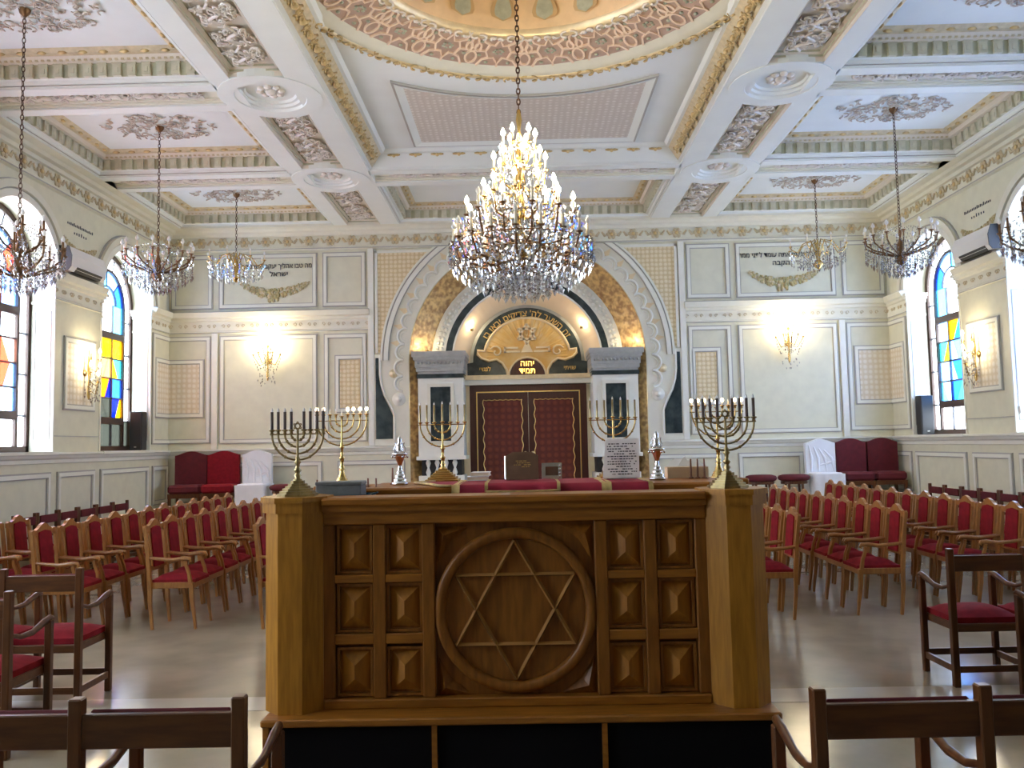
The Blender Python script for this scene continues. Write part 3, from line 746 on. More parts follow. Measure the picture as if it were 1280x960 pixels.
GLS.ball((0, 0, -.01), .03, 6, 3); GLS = GLS.mesh('gilt_leaf', 'relief_gold')
for i in range(13): put('gilt_leaf', GLS, comp, (-2.0 + i * .333, CY1 - .22, ZS + .17))
pm = MB(); rin = ins_(.30); nA = 96; vs = []; fs = []
for i in range(nA):
    a = 2 * pi * i / nA; dx, dy = cos(a), sin(a)
    t = min(((rin[1] - DC[0]) / dx if dx > 1e-9 else (rin[0] - DC[0]) / dx if dx < -1e-9 else 1e9), ((rin[3] - DC[1]) / dy if dy > 1e-9 else (rin[2] - DC[1]) / dy if dy < -1e-9 else 1e9))
    t = max(t, RD + .005); vs += [(DC[0] + RD * dx, DC[1] + RD * dy, zp), (DC[0] + t * dx, DC[1] + t * dy, zp)]
for i in range(nA):
    j = (i + 1) % nA; fs.append((2 * i, 2 * j, 2 * j + 1, 2 * i + 1))
pm.add(vs, fs)
for cx in (rin[0], rin[1]):
    for cy in (rin[2], rin[3]):
        aa = atan2(cy - DC[1], cx - DC[0]); i = int(math.floor((aa % (2 * pi)) / (2 * pi) * nA)); j = (i + 1) % nA
        pm.add([vs[2 * i + 1], (cx, cy, zp), vs[2 * j + 1]], [(0, 1, 2)])
pm.add([(-2.5, CY0, zp + .02), (2.5, CY0, zp + .02), (2.5, 5.0, zp + .02), (-2.5, 5.0, zp + .02)], [])
part('compartment_panel', pm, 'ceiling_panel', comp)
# lattice field beyond the dome
def latpoly(R_, w_, yf):
    a = math.asin(w_ / R_); return [(-w_, yf), (w_, yf)] + [(R_ * sin(a - 2 * a * i / 14), DC[1] + R_ * cos(a - 2 * a * i / 14)) for i in range(15)]
P0 = latpoly(2.93, 1.66, 12.16); P1 = latpoly(2.96, 1.63, 12.13); P2 = latpoly(3.06, 1.53, 12.03)
lfm = MB()
for A, B, z0, z1, mi in ((P0, P1, zp - .03, zp - .03, 1), (P1, P2, zp - .035, zp - .005, 0)):
    lfm.cur = mi; nn = len(A)
    lfm.add([(x, y, z0) for x, y in A] + [(x, y, z1) for x, y in B], [(i, (i + 1) % nn, nn + (i + 1) % nn, nn + i) for i in range(nn)])
lfm.cur = 1; nn = len(P0); lfm.add([(x, y, zp) for x, y in P0] + [(x, y, zp - .03) for x, y in P0], [(i, (i + 1) % nn, nn + (i + 1) % nn, nn + i) for i in range(nn)])
lfo = part('lattice_frame', lfm, ('ceiling_white', 'trim_grey'), comp)
part('lattice_field', MB().prism(P2, zp - .006, zp - .002, 'z'), 'lattice_ceiling', lfo)
# dome
dome = part('dome', MB().lathe([(1.60, 6.44), (1.56, 6.50), (1.5, 6.72), (1.36, 7.0), (1.12, 7.3), (.78, 7.55), (.4, 7.7), (.0, 7.75)], 48, (DC[0], DC[1], 0)), 'dome_gold', ceiling)
part('dome_outer_ring', MB().lathe([(RD + .09, zp), (RD + .08, zp - .035), (RD + .05, zp - .05), (RD + .03, zp - .02)], 72, (DC[0], DC[1], 0)), 'gold_pale', dome)
part('dome_cream_ring', MB().lathe([(RD + .03, zp - .02), (RD - .02, zp - .015), (RD - .06, zp + .0), (RD - .15, zp + .03)], 72, (DC[0], DC[1], 0)), 'plaster', dome)
part('arabesque_ground', MB().lathe([(RD - .15, zp + .03), (1.70, 6.42)], 72, (DC[0], DC[1], 0)), 'dome_rose', dome)
part('dome_inner_ring', MB().lathe([(1.70, 6.41), (1.69, 6.37), (1.64, 6.36), (1.60, 6.39), (1.59, 6.45)], 72, (DC[0], DC[1], 0)), 'gold_pale', dome)
leafn = MB(); NB = 130
for k in range(NB):
    a = 2 * pi * (k + .5) / NB
    curl(leafn, (DC[0] + (RD + .055) * cos(a), DC[1] + (RD + .055) * sin(a), zp - .03), .055, a * 3 + k, 1 if k % 2 else -1, .016)
part('outer_ring_leafwork', leafn, 'relief_gold', dome, kind='stuff')
leafn = MB(); NB = 100
for k in range(NB):
    a = 2 * pi * (k + .5) / NB
    curl(leafn, (DC[0] + 1.645 * cos(a), DC[1] + 1.645 * sin(a), 6.375), .055, a * 3 + k, 1 if k % 2 else -1, .017)
part('inner_ring_leafwork', leafn, 'relief', dome, kind='stuff')
def ell(cx, cy, rx, ry, n=12): return [(cx + rx * cos(2 * pi * i / n), cy + ry * sin(2 * pi * i / n)) for i in range(n + 1)]
star12 = [(.25, .5), (.32, .72), (.42, .70), (.5, .90), (.58, .70), (.68, .72), (.75, .5), (.68, .28), (.58, .30), (.5, .10), (.42, .30), (.32, .28), (.25, .5)]
LINES = [star12, ell(0, .76, .07, .17), ell(0, .27, .10, .2), ell(-.09, .62, .06, .13), ell(.09, .62, .06, .13), [(.0, .5), (.25, .5)], [(.75, .5), (1, .5)],
         [(.14, 0), (.22, .22), (.32, .28)], [(.86, 0), (.78, .22), (.68, .28)], [(.14, 1), (.2, .8), (.32, .72)], [(.86, 1), (.8, .8), (.68, .72)], [(.5, .1), (.5, 0)], [(.5, .9), (.5, 1)]]
NU = 20; RA, RB = RD - .15, 1.70
def cone(s_, t):
    a = 2 * pi * s_ / NU; r = RA + (RB - RA) * t; return Vector((DC[0] + r * cos(a), DC[1] + r * sin(a), zp + .03 + (6.42 - zp - .03) * t - .008))
for u in range(NU):
    ub = MB()
    for ln in LINES: ub.tube([cone(u + x, y) for x, y in ln], .0165, 4, smooth=False)
    part('strapwork', ub, 'strap', dome)
    fl_ = MB()
    c = cone(u + .5, .5)
    for k in range(6): fl_.ball((c.x + .05 * cos(k * pi / 3), c.y + .05 * sin(k * pi / 3), c.z), .024, 5, 3, sz=.5)
    for (x, y) in ((.3, .12), (.7, .12), (.3, .9), (.7, .9), (.14, .8), (.86, .8), (.15, .35), (.85, .35)):
        c = cone(u + x, y); fl_.ball(c, .028, 5, 3, sz=.5)
    part('arabesque_flower', fl_, 'motif', dome)
    a = 2 * pi * (u + .5) / NU
    td = MB(); te = MB()
    def dp(off, up):
        r = 1.53 - .10 * up - .18 * up * up; z = 6.52 + .72 * up - .06 * up * up; q = a + off / max(r, .3)
        return Vector((DC[0] + (r - .02) * cos(q), DC[1] + (r - .02) * sin(q), z))
    pts = [(.10 * sin(pi * t ** .5), -.03 + .52 * t) for t in [i / 8 for i in range(9)]]
    for mb_, k_, dd in ((te, 1.45, 0), (td, 1.0, .012)):
        L_ = [dp(-x * k_, y) for x, y in pts]; R_ = [dp(x * k_, y) for x, y in pts]
        cen = Vector((DC[0], DC[1], 6.9))
        L_ = [p + (cen - p).normalized() * dd for p in L_]; R_ = [p + (cen - p).normalized() * dd for p in R_]
        mb_.add(L_ + R_, [(i, i + 1, 10 + i, 9 + i) for i in range(8)])
    mo = part('painted_teardrop', te, 'motif_edge', dome); part('teardrop_heart', td, 'motif', mo)

# ================================================================== ARK AND NICHE
def wpart(name, mb, mats, root, **k):
    return part(name, mb.xf(T(*(-root.location))), mats, root, **k)
def niche_path(r, n=28, z0=.6): return [(-r, z0)] + [(-r * cos(pi * i / n), NZ + r * sin(pi * i / n)) for i in range(n + 1)] + [(r, z0)]
def splay(r0, y0, r1, y1):
    A, B = niche_path(r0), niche_path(r1); m = len(A)
    return MB().add([(x, y0, z) for x, z in A] + [(x, y1, z) for x, z in B], [(i, i + 1, m + i + 1, m + i) for i in range(m - 1)], False)
part('mosaic_reveal', splay(NR, 15.98, 1.90, 16.36), 'mosaic', wall_back)
part('niche_back', MB().box(-2.6, 2.6, 17.1, 17.3, 0, TOP - 2), 'plaster', wall_back)
part('niche_bead_ring', splay(1.90, 16.36, 1.63, 16.34), 'white_plaster', wall_back)
bd = MB()
for i in range(54):
    a = pi * (i + .5) / 54
    for rr in (1.72, 1.80): bd.ball((-rr * cos(a), 16.33, NZ + rr * sin(a)), .042, 6, 4)
part('bead_moulding', bd, 'white_plaster', wall_back, kind='stuff')
part('niche_marble_ring', splay(1.63, 16.34, 1.50, 16.33), 'green_marble', wall_back)
part('niche_thin_ring', splay(1.50, 16.33, 1.465, 16.33), 'white_plaster', wall_back)
part('niche_inner_reveal', splay(1.465, 16.33, 1.17, 16.82), 'inner_arch', wall_back)
part('niche_grey_edge', splay(1.17, 16.80, 1.10, 16.79), 'blue_stone', wall_back)
part('keystone_tablet', MB().box(-.40, .40, 16.22, 16.36, 4.70, 5.06, .02), 'white_plaster', wall_back)
plat = part('floor_platform', MB().box(-7, 7, 14.45, 17.2, 0, .6), 'floor_band', kind='structure')
part('step', MB().box(-2.2, 2.2, 14.0, 14.45, 0, .4), 'floor_band', plat); part('step', MB().box(-2.4, 2.4, 13.6, 14.0, 0, .2), 'floor_band', plat)

ark = thing('holy_ark', 'marble ark with dark wooden doors set in the arched gilded niche', 'ark', (0, 16.4, .6))
for s in (-1, 1):
    X0, X1 = 1.25, 2.12
    def bx(a, b, y0, y1, z0, z1, b_=0): return MB().box(min(s * a, s * b), max(s * a, s * b), y0, y1, z0, z1, b_)
    col = wpart('column', bx(X0, X1, 15.9, 16.75, 1.55, 3.05), 'white_plaster', ark)
    fmb = MB(); frame(fmb, min(s * 1.43, s * 1.94), max(s * 1.43, s * 1.94), 1.78, 2.94, .06, 0, .04, 0)
    part('panel_frame', fmb.xf(Matrix(((1, 0, 0, 0), (0, -1, 0, 15.9), (0, 0, 1, 0), (0, 0, 0, 1)))).xf(T(0, -16.4, -.6)), 'plaster', col)
    part('marble_inset', bx(1.49, 1.88, 15.885, 15.92, 1.84, 2.88).xf(T(0, -16.4, -.6)), 'green_marble', col)
    wpart('marble_strip', bx(X0 - .02, X1 + .02, 15.87, 16.75, 3.05, 3.13), 'green_marble', ark)
    cap = MB()
    for (z0, z1, e) in ((3.13, 3.18, .0), (3.18, 3.26, .03), (3.26, 3.40, .05), (3.40, 3.46, .08), (3.46, 3.56, .11)):
        cap.merge(bx(X0 - e * .6, X1 + e, 15.88 - e, 16.75, z0, z1))
    cp = wpart('capital', cap, 'blue_stone', ark)
    cb = MB()
    for i in range(12): cb.ball((s * (X0 + .04 + i * .075), 15.82, 3.34), .03, 5, 3)
    part('capital_bead', cb.xf(T(0, -16.4, -.6)), 'blue_stone', cp, kind='stuff')
    wpart('column_ledge', bx(X0 - .04, X1 + .04, 15.84, 16.75, 1.48, 1.55), 'white_plaster', ark)
    wpart('pedestal', bx(X0, X1, 15.88, 16.75, .6, 1.18), 'white_plaster', ark)
    wpart('pedestal_grille', bx(X0 + .05, X1 - .05, 15.95, 16.7, 1.18, 1.48), 'black', ark)
    for q in range(4): wpart('baluster', MB().lathe([(.03, 1.18), (.05, 1.24), (.02, 1.33), (.05, 1.42), (.03, 1.48)], 8, (s * (X0 + .18 + q * .17), 15.92, 0)), 'white_plaster', ark)
wpart('lintel', MB().box(-1.25, 1.25, 16.30, 16.8, 2.93, 3.03), 'plaster', ark)
wpart('lintel_trim', MB().box(-1.25, 1.25, 16.27, 16.8, 3.03, 3.11), 'gold_pale', ark)
ty = [(-1.24, 3.11), (1.24, 3.11), (1.24, 3.40)] + [(1.10 * cos(pi * i / 30), NZ + 1.10 * sin(pi * i / 30)) for i in range(31)] + [(-1.24, 3.40)]
tym = wpart('tympanum', MB().prism(ty, 16.74, 16.85), 'green_marble', ark)
half = [(0, 4.30)] + [(.89 * sin(t), NZ + .89 * cos(t)) for t in [pi * .42 * i / 12 for i in range(1, 13)]] + [(1.0, 3.66), (1.0, 3.58), (.93, 3.50), (.77, 3.44), (.62, 3.47), (.50, 3.39), (.42, 3.26), (.40, 3.14)]
outl = [(-x, z) for x, z in half[::-1]] + half[1:]
lun = [(.38 * cos(pi * i / 12), 3.12 + .38 * sin(pi * i / 12)) for i in range(13)]
fld = outl + [(p[0], p[1]) for p in lun]
TA = T(0, -16.4, -.6)
tf = part('tympanum_field', MB().prism(fld, 16.70, 16.75).xf(TA), 'sunburst', tym)
part('tympanum_border', MB().tube([(x, 16.70, z) for x, z in outl], .028, 5).tube([(x, 16.70, z) for x, z in lun], .022, 5).tube([(.4, 16.7, 3.14), (1.22, 16.7, 3.14)], .02, 4).tube([(-.4, 16.7, 3.14), (-1.22, 16.7, 3.14)], .02, 4).xf(TA), 'tympanum_cream', tym)
ray = MB()
for i in range(22):
    a = pi * (i + .5) / 22; r0, r1 = .30, .82
    if NZ + .5 + r1 * sin(a) > 5: continue
    ray.add([(r0 * cos(a), 16.698, 3.50 + r0 * sin(a)), (r1 * cos(a - .03), 16.698, 3.46 + r1 * sin(a - .03)), (r1 * cos(a), 16.690, 3.46 + r1 * sin(a)), (r1 * cos(a + .03), 16.698, 3.46 + r1 * sin(a + .03))], [(0, 1, 2), (0, 2, 3)])
part('sunray', ray.xf(TA), 'sunray', tym, kind='stuff')
def hexstar(mb, c, r, t, y, rot=0):
    for k in (0, 1):
        P = [(c[0] + r * sin(rot + k * pi + 2 * pi * i / 3), y, c[1] + r * cos(rot + k * pi + 2 * pi * i / 3)) for i in range(3)]
        for i in range(3): mb.tube([P[i], P[(i + 1) % 3]], t, 4, smooth=False)
    return mb
part('gilt_star', hexstar(MB(), (0, 3.97), .21, .030, 16.65).xf(TA), 'tympanum_cream', tym)
mono = MB()
for s in (-1, 1):
    mono.tube([(s * (.62 + .13 * (1 - t / 14) * cos(t * .62 + .5)), 16.67, 3.62 + .13 * (1 - t / 14) * sin(t * .62 + .5)) for t in range(12)], .022, 4)
    mono.box(*sorted((s * .18, s * .46)), 16.66, 16.70, 3.68, 3.715); mono.box(*sorted((s * .14, s * .46)), 16.66, 16.70, 3.60, 3.635); mono.box(*sorted((s * .43, s * .47)), 16.66, 16.70, 3.60, 3.72)
mono.prism([(-.12, 3.60), (.12, 3.60), (.03, 3.80), (-.03, 3.80)], 16.66, 16.70)
part('gilt_scroll', mono.xf(TA), 'tympanum_cream', tym)
part('lamp_lunette', MB().prism([(p[0] * .94, 3.12 + (p[1] - 3.12) * .94) for p in lun], 16.69, 16.76).xf(TA), 'ark_wood', tym)
def wtext(body, size, m_, loc, parent, root, bend=None, name='lettering', scale=None):
    v = Vector(loc) - root.location
    return put(name, text_mesh(body, size, .004, m_, bend=bend), parent, v, (pi / 2, 0, 0), scale)
wtext("זה השער לה' צדיקים יבאו בו", .17, 'gold', (0, 16.73, NZ), tym, ark, bend=.93)
wtext('יהוה', .16, 'sign_lit', (0, 16.68, 3.325), tym, ark); wtext('תמיד', .16, 'sign_lit', (0, 16.68, 3.175), tym, ark)
wtext('שויתי', .12, 'gold', (.86, 16.73, 3.24), tym, ark); wtext('לנגדי', .12, 'gold', (-.86, 16.73, 3.24), tym, ark)
df = MB()
df.box(-1.16, -1.02, 16.42, 16.6, .6, 2.93).box(1.02, 1.16, 16.42, 16.6, .6, 2.93).box(-1.02, 1.02, 16.42, 16.6, 2.80, 2.93)
fr = wpart('door_frame', df, 'ark_wood', ark)
part('gilt_line', MB().box(-1.03, -1.01, 16.40, 16.43, .6, 2.79).box(1.01, 1.03, 16.40, 16.43, .6, 2.79).box(-1.03, 1.03, 16.40, 16.43, 2.78, 2.80).xf(TA), 'gold', fr)
for s in (-1, 1):
    x0, x1 = sorted((s * .005, s * 1.01))
    d = wpart('door', MB().box(x0, x1, 16.46, 16.6, .62, 2.78), 'ark_wood', ark)
    u0, u1 = x0 + .12, x1 - .12
    part('velvet_panel', MB().box(u0, u1, 16.44, 16.47, .7, 2.64).xf(TA), 'door_velvet', d)
    wv = MB(); N_ = 56
    for x in (u0, u1): wv.tube([(x + .014 * sin(i * .9), 16.435, .7 + (2.64 - .7) * i / N_) for i in range(N_ + 1)], .010, 4)
    wv.tube([(u0 + (u1 - u0) * i / 24, 16.435, 2.64 - .014 * abs(sin(i * .9))) for i in range(25)], .010, 4)
    part('gilt_wavy_border', wv.xf(TA), 'gold', d)
    part('knob', MB().ball((s * .075, 16.42, 1.57), .038, 8, 6).xf(TA), 'gold_pale', d)
    for (lx, ly, lz) in ((2.17, 16.16, 2.52), (1.95, 16.05, 3.565), (1.10, 16.46, 4.03)):
        part('niche_uplight', MB().lathe([(.0, 0), (.03, 0), (.034, .05), (.028, .052), (.02, .03), (0, .03)], 12), 'brass', wall_back, (s * lx, ly, lz))
    lamp('niche_light', (s * 2.19, 16.18, 2.6), 5, WARM, .04); lamp('niche_light', (s * 1.95, 16.05, 3.72), 3.5, WARM, .04)
    lamp('niche_light', (s * 1.12, 16.50, 4.13), 6.5, WARM, .03)

# ================================================================== BIMAH
BX = -.165
bim = thing('bimah', 'oak reading platform front with carved star of David on black base', 'bimah', (BX, 4.6, 0))
pl = wpart('base', MB().box(-1.47, 1.17, 4.46, 6.7, 0, .30), 'carpet_black', bim)
SH = T(-BX, -4.6, 0)
part('edge_board', MB().box(-1.51, 1.21, 4.42, 6.72, .295, .335, .008).xf(SH), 'oak_rail', pl)
part('foot_strip', MB().box(-1.49, 1.19, 4.44, 4.47, 0, .03).xf(SH), 'oak_rail', pl)
for x in (-.60, .29): part('upright_strip', MB().box(x - .014, x + .014, 4.44, 4.47, .03, .295).xf(SH), 'oak_rail', pl)
for x in (-1.485, 1.185): part('corner_strip', MB().box(x - .015, x + .015, 4.435, 4.47, 0, .295).xf(SH), 'oak_rail', pl)
x0, x1 = -1.215, .885
wpart('backing_board', MB().box(x0, x1, 4.655, 4.70, .335, 1.40), 'oak_dark', bim)
wpart('plinth_board', MB().box(x0, x1, 4.585, 4.66, .335, .385, .006), 'oak_rail', bim)
wpart('frieze_board', MB().box(x0, x1, 4.585, 4.66, 1.325, 1.41, .006), 'oak_rail', bim)
wpart('top_rail', MB().box(x0, x1, 4.53, 4.80, 1.43, 1.475, .01).box(x0, x1, 4.555, 4.72, 1.40, 1.43), 'oak_rail', bim)
st = [-1.025, -.745, -.475, .475, .745, 1.025]
for u in st: wpart('stile', MB().box(BX + u - .035, BX + u + .035, 4.60, 4.66, .385, 1.325, .006), 'oak_dark', bim)
CZ = (1.185, .868, .525); RH = .125
for s in (-1, 1):
    for a, b in ((.51, .71), (.78, .99)):
        for z0, z1 in ((1.005, 1.05), (.675, .73)):
            q0, q1 = sorted((BX + s * a, BX + s * b)); wpart('cross_rail', MB().box(q0 - .003, q1 + .003, 4.603, 4.66, z0, z1, .005), 'oak_rail', bim)
        for z in CZ:
            cx = BX + s * (a + b) / 2; hw, hh = .098, .132
            fo = MB(); frame(fo, cx - hw, cx + hw, z - hh, z + hh, .014, 4.625, 4.66)
            f = wpart('panel_bead', fo, 'oak_dark', bim)
            bw_, bh = .078, .108; rz = .035
            py = MB().add([(cx - bw_, 4.655, z - bh), (cx + bw_, 4.655, z - bh), (cx + bw_, 4.655, z + bh), (cx - bw_, 4.655, z + bh), (cx, 4.605, z - rz), (cx, 4.605, z + rz)],
                          [(0, 1, 4), (1, 2, 5, 4), (2, 3, 5), (3, 0, 4, 5)])
            wpart('pyramid_panel', py, 'oak_panel', bim)
rg = MB(); cc = (BX, .845)
for (ra, rb, yy) in ((.445, .385, 4.60), ):
    nn = 56; vs = []; fs = []
    for i in range(nn):
        a = 2 * pi * i / nn
        for (r, y) in ((ra, 4.655), (ra, 4.61), (ra - .02, 4.595), (rb + .01, 4.60), (rb, 4.625), (rb, 4.655)): vs.append((cc[0] + r * cos(a), y, cc[1] + r * sin(a)))
    for i in range(nn):
        for k in range(5): fs.append((i * 6 + k, i * 6 + k + 1, ((i + 1) % nn) * 6 + k + 1, ((i + 1) % nn) * 6 + k))
    rg.add(vs, fs, True)
wpart('carved_ring', rg, 'oak_dark', bim)
star = wpart('star_field', MB().prism([(cc[0] + .384 * cos(2 * pi * i / 40), cc[1] + .384 * sin(2 * pi * i / 40)) for i in range(40)], 4.635, 4.66), 'oak_dark', bim)
for k in (0, 1):
    P = [(cc[0] + .375 * sin(k * pi + 2 * pi * i / 3), cc[1] + .375 * cos(k * pi + 2 * pi * i / 3)) for i in range(3)]
    for i in range(3):
        (xa, za), (xb, zb) = P[i], P[(i + 1) % 3]; L_ = sqrt((xb - xa) ** 2 + (zb - za) ** 2); nx, nz = -(zb - za) / L_ * .013, (xb - xa) / L_ * .013
        bar = MB().add([(xa + nx, 4.64, za + nz), (xa - nx, 4.64, za - nz), (xa, 4.605, za), (xb + nx, 4.64, zb + nz), (xb - nx, 4.64, zb - nz), (xb, 4.605, zb)], [(0, 2, 5, 3), (2, 1, 4, 5), (0, 1, 2), (3, 5, 4)])
        part('star_bar', bar.xf(SH), 'star_oak', star)
for s in (-1, 1):
    for t in (-1, 1):
        A_, B_, C_ = (cc[0] + s * .43, cc[1] + t * .455), (cc[0] + s * .25, cc[1] + t * .455), (cc[0] + s * .43, cc[1] + t * .25); m_ = (cc[0] + s * .355, cc[1] + t * .375); g = (cc[0] + s * .39, cc[1] + t * .41)
        wpart('corner_spandrel', MB().add([(A_[0], 4.65, A_[1]), (B_[0], 4.65, B_[1]), (m_[0], 4.65, m_[1]), (C_[0], 4.65, C_[1]), (g[0], 4.61, g[1])], [(0, 1, 4), (1, 2, 4), (2, 3, 4), (3, 0, 4)]), 'oak_dark', bim)
def octa_poly(cx, cy, r): return [(cx + r / cos(pi / 8) * cos(pi / 8 + k * pi / 4), cy + r / cos(pi / 8) * sin(pi / 8 + k * pi / 4)) for k in range(8)]
for px_ in (-1.375, 1.045):
    po = wpart('corner_post', MB().prism(octa_poly(px_, 4.66, .158), .335, 1.41, 'z'), 'oak_light', bim)
    part('post_cap', MB().prism(octa_poly(px_, 4.66, .175), 1.40, 1.455, 'z').prism(octa_poly(px_, 4.66, .185), 1.455, 1.485, 'z').xf(SH), 'oak_light', po)
    q = .145
    wpart('side_board', MB().box(px_ - .03, px_ + .03, 4.81, 6.2, .335, 1.42), 'oak_dark', bim)
    wpart('side_rail', MB().box(px_ - .09, px_ + .09, 4.80, 6.2, 1.42, 1.465, .008), 'oak_rail', bim)
wpart('rear_rail', MB().box(-1.68, 1.56, 6.18, 6.46, 1.42, 1.465, .01), 'oak_rail', bim)
wpart('rear_board', MB().box(-1.62, 1.50, 6.25, 6.40, .0, 1.42), 'oak_dark', bim)
wpart('side_shelf', MB().box(-1.47, -1.0, 4.80, 5.35, 1.425, 1.45), 'oak_rail', bim)

tab = thing('reading_table', 'wooden reading table with moulded edge behind the bimah front', 'table', (.04, 5.5, .335))
wpart('table_top', MB().box(-1.12, 1.2, 5.12, 5.92, 1.45, 1.495, .012).box(-1.09, 1.17, 5.15, 5.9, 1.42, 1.45), 'oak_rail', tab)
wpart('apron', MB().box(-1.05, 1.13, 5.2, 5.86, 1.25, 1.42), 'oak_dark', tab)
for x in (-1.0, 1.08):
    for y in (5.24, 5.8): wpart('leg', MB().box(x - .04, x + .04, y - .04, y + .04, .336, 1.25), 'oak_dark', tab)
# velvet cloth
def cloth(x0, x1, y0, y1, z, hang, nx=20, ny=10, amp=.006, seed=1, thick=.004):
    rnd = random.Random(seed); ph = [rnd.uniform(0, 6) for _ in range(4)]; mb = MB(); vs = []
    for j in range(ny + 1):
        for i in range(nx + 1):
            u = i / nx; x = x0 + (x1 - x0) * u; w_ = amp * (sin(9 * u + ph[0]) * sin(4 * j / ny + ph[1]) + 1)
            if j < 3: vs.append((x, y0 - .012 - .01 * sin(13 * u + ph[2]) * (3 - j) / 3 - .006, z - hang * (3 - j) / 3 - .003))
            else: vs.append((x, y0 + (y1 - y0) * (j - 3) / (ny - 3), z + w_ * .6))
    mb.add(vs, [(j * (nx + 1) + i, j * (nx + 1) + i + 1, (j + 1) * (nx + 1) + i + 1, (j + 1) * (nx + 1) + i) for j in range(ny) for i in range(nx)], True)
    return mb
cl = thing('velvet_table_cloth', 'crimson velvet cloth with gold bands draped over the reading table', 'cloth', (.06, 5.4, 1.497))
wpart('cloth', cloth(-.52, .66, 5.12, 5.86, 1.499, .12, 30), 'velvet_cloth', cl)
wpart('gold_band', cloth(-.55, -.50, 5.11, 5.86, 1.502, .13, 3, seed=2), 'fringe', cl); wpart('gold_band', cloth(.37, .43, 5.11, 5.86, 1.503, .13, 3, seed=3), 'fringe', cl)
wpart('gold_band', cloth(.655, .685, 5.11, 5.86, 1.502, .09, 3, seed=4), 'fringe', cl)
wpart('gold_fringe', MB().tube([(-.5 + i * .0967, 5.093 - .006 * sin(i * 1.9), 1.378 + .004 * sin(i * 2)) for i in range(13)], .012, 5), 'fringe', cl)
wing = MB().add([(-.55, 5.13, 1.500), (-.55, 5.8, 1.500), (-.64, 5.14, 1.503), (-.72, 5.75, 1.503), (-.70, 5.3, 1.506), (-.84, 5.62, 1.503)], [(0, 2, 3, 1), (2, 4, 5, 3)])
wpart('folded_corner', wing, 'velvet_cloth', cl); wpart('folded_corner_fringe', MB().tube([(-.55, 5.125, 1.502), (-.64, 5.13, 1.506), (-.70, 5.29, 1.508), (-.84, 5.61, 1.506), (-.72, 5.75, 1.506)], .010, 4), 'fringe', cl)
c2 = thing('small_velvet_mat', 'small crimson mat with pale gold border under the standing prayer book', 'mat', (-.13, 5.3, 1.51))
wpart('mat', cloth(-.33, .10, 5.085, 5.6, 1.512, .045, 14, seed=6, amp=.003), 'velvet_cloth', c2)
wpart('mat_border', cloth(-.345, -.325, 5.078, 5.6, 1.516, .05, 2, seed=7, amp=.003).merge(cloth(.095, .115, 5.078, 5.6, 1.516, .05, 2, seed=8, amp=.003)).tube([(-.335, 5.055, 1.466), (-.1, 5.050, 1.463), (.105, 5.055, 1.467)], .010, 4), 'fringe', c2)

# ---- objects on the bimah
def scribble(mb, x0, x1, z0, z1, rows, y, seed=0, dens=.8, h=.45):
    rnd = random.Random(seed)
    for r in range(rows):
        z = z1 - (z1 - z0) * (r + .5) / rows; hh = (z1 - z0) / rows * h; ind = rnd.uniform(0, .2) * (x1 - x0) if r % 3 == 0 else 0; x = x0 + ind
        while x < x1 - ind:
            l = rnd.uniform(.006, .022)
            if rnd.random() < dens: mb.box(x, min(x + l, x1), y - .0006, y, z - hh / 2, z + hh / 2)
            x += l + .005
bk = thing('prayer_book', 'large dark brown prayer book with gilt title standing upright on the mat', 'book', (-.115, 5.42, 1.52), 0)
bb = MB(); hp = [(-.105, 0), (.105, 0), (.105, .155), (.06, .178), (-.06, .178), (-.105, .155)]
part('cover', bb.prism(hp, -.02, -.012), 'book_brown', bk); part('page_block', MB().prism([(x * .96, z * .97 + .002) for x, z in hp], -.012, .03), 'paper', bk); part('cover', MB().prism(hp, .03, .038), 'book_brown', bk)
part('spine', MB().box(-.115, -.103, -.02, .038, 0, .155, .004), 'silver', bk)
gt = MB(); scribble(gt, -.055, .055, .075, .125, 4, -.0205, 5); part('gilt_title', gt, 'gold', bk)
bk.rotation_euler = (-.09, 0, .06)
sb = thing('silver_framed_book', 'small book with pierced silver cover beside the prayer book', 'book', (.075, 5.40, 1.52), .05)
fb = MB(); frame(fb, -.065, .065, 0, .105, .024, -.02, -.012); part('silver_cover', fb, 'silver', sb); part('cover', MB().box(-.063, .063, -.012, .02, .002, .103), 'book_brown', sb)
stud = MB()
for i in range(4): stud.ball((.052, -.022, .018 + i * .023), .007, 6, 4)
part('silver_stud', stud, 'silver', sb)
for i, (x, w_, z) in enumerate(((-.42, .15, 1.509), (-.40, .125, 1.538))):
    b_ = thing('white_book', ('lower' if i == 0 else 'upper') + ' white prayer book of the pile left of the brown book', 'book', (x, 5.72, z), .05 - .1 * i, 'white books on the cloth')
    part('cover', MB().box(-w_ / 2, w_ / 2, -.09, .09, 0, .004).box(-w_ / 2, w_ / 2, -.09, .09, .023, .027).box(-w_ / 2, -w_ / 2 + .004, -.09, .09, .004, .023), 'paper', b_)
    part('page_block', MB().box(-w_ / 2 + .004, w_ / 2 - .004, -.085, .085, .004, .023), 'candle_cream', b_)
ps = thing('prayer_sheet', 'white printed prayer sheet propped up in a stand on the right', 'sheet', (.535, 5.45, 1.513))
part('sheet', MB().prism([(-.125, 0), (.115, 0), (.122, .262), (-.098, .262)], -.001, .001), 'paper_sheet', ps)
tx = MB(); scribble(tx, -.09, .10, .02, .235, 13, -.0025, 3, .85, .4); part('printed_text', tx, 'black_letter', ps)
part('stand', MB().box(-.10, .10, .004, .05, 0, .012).box(-.01, .01, .004, .03, .01, .16), 'white_plastic', ps)
ps.rotation_euler = (-.12, 0, 0)
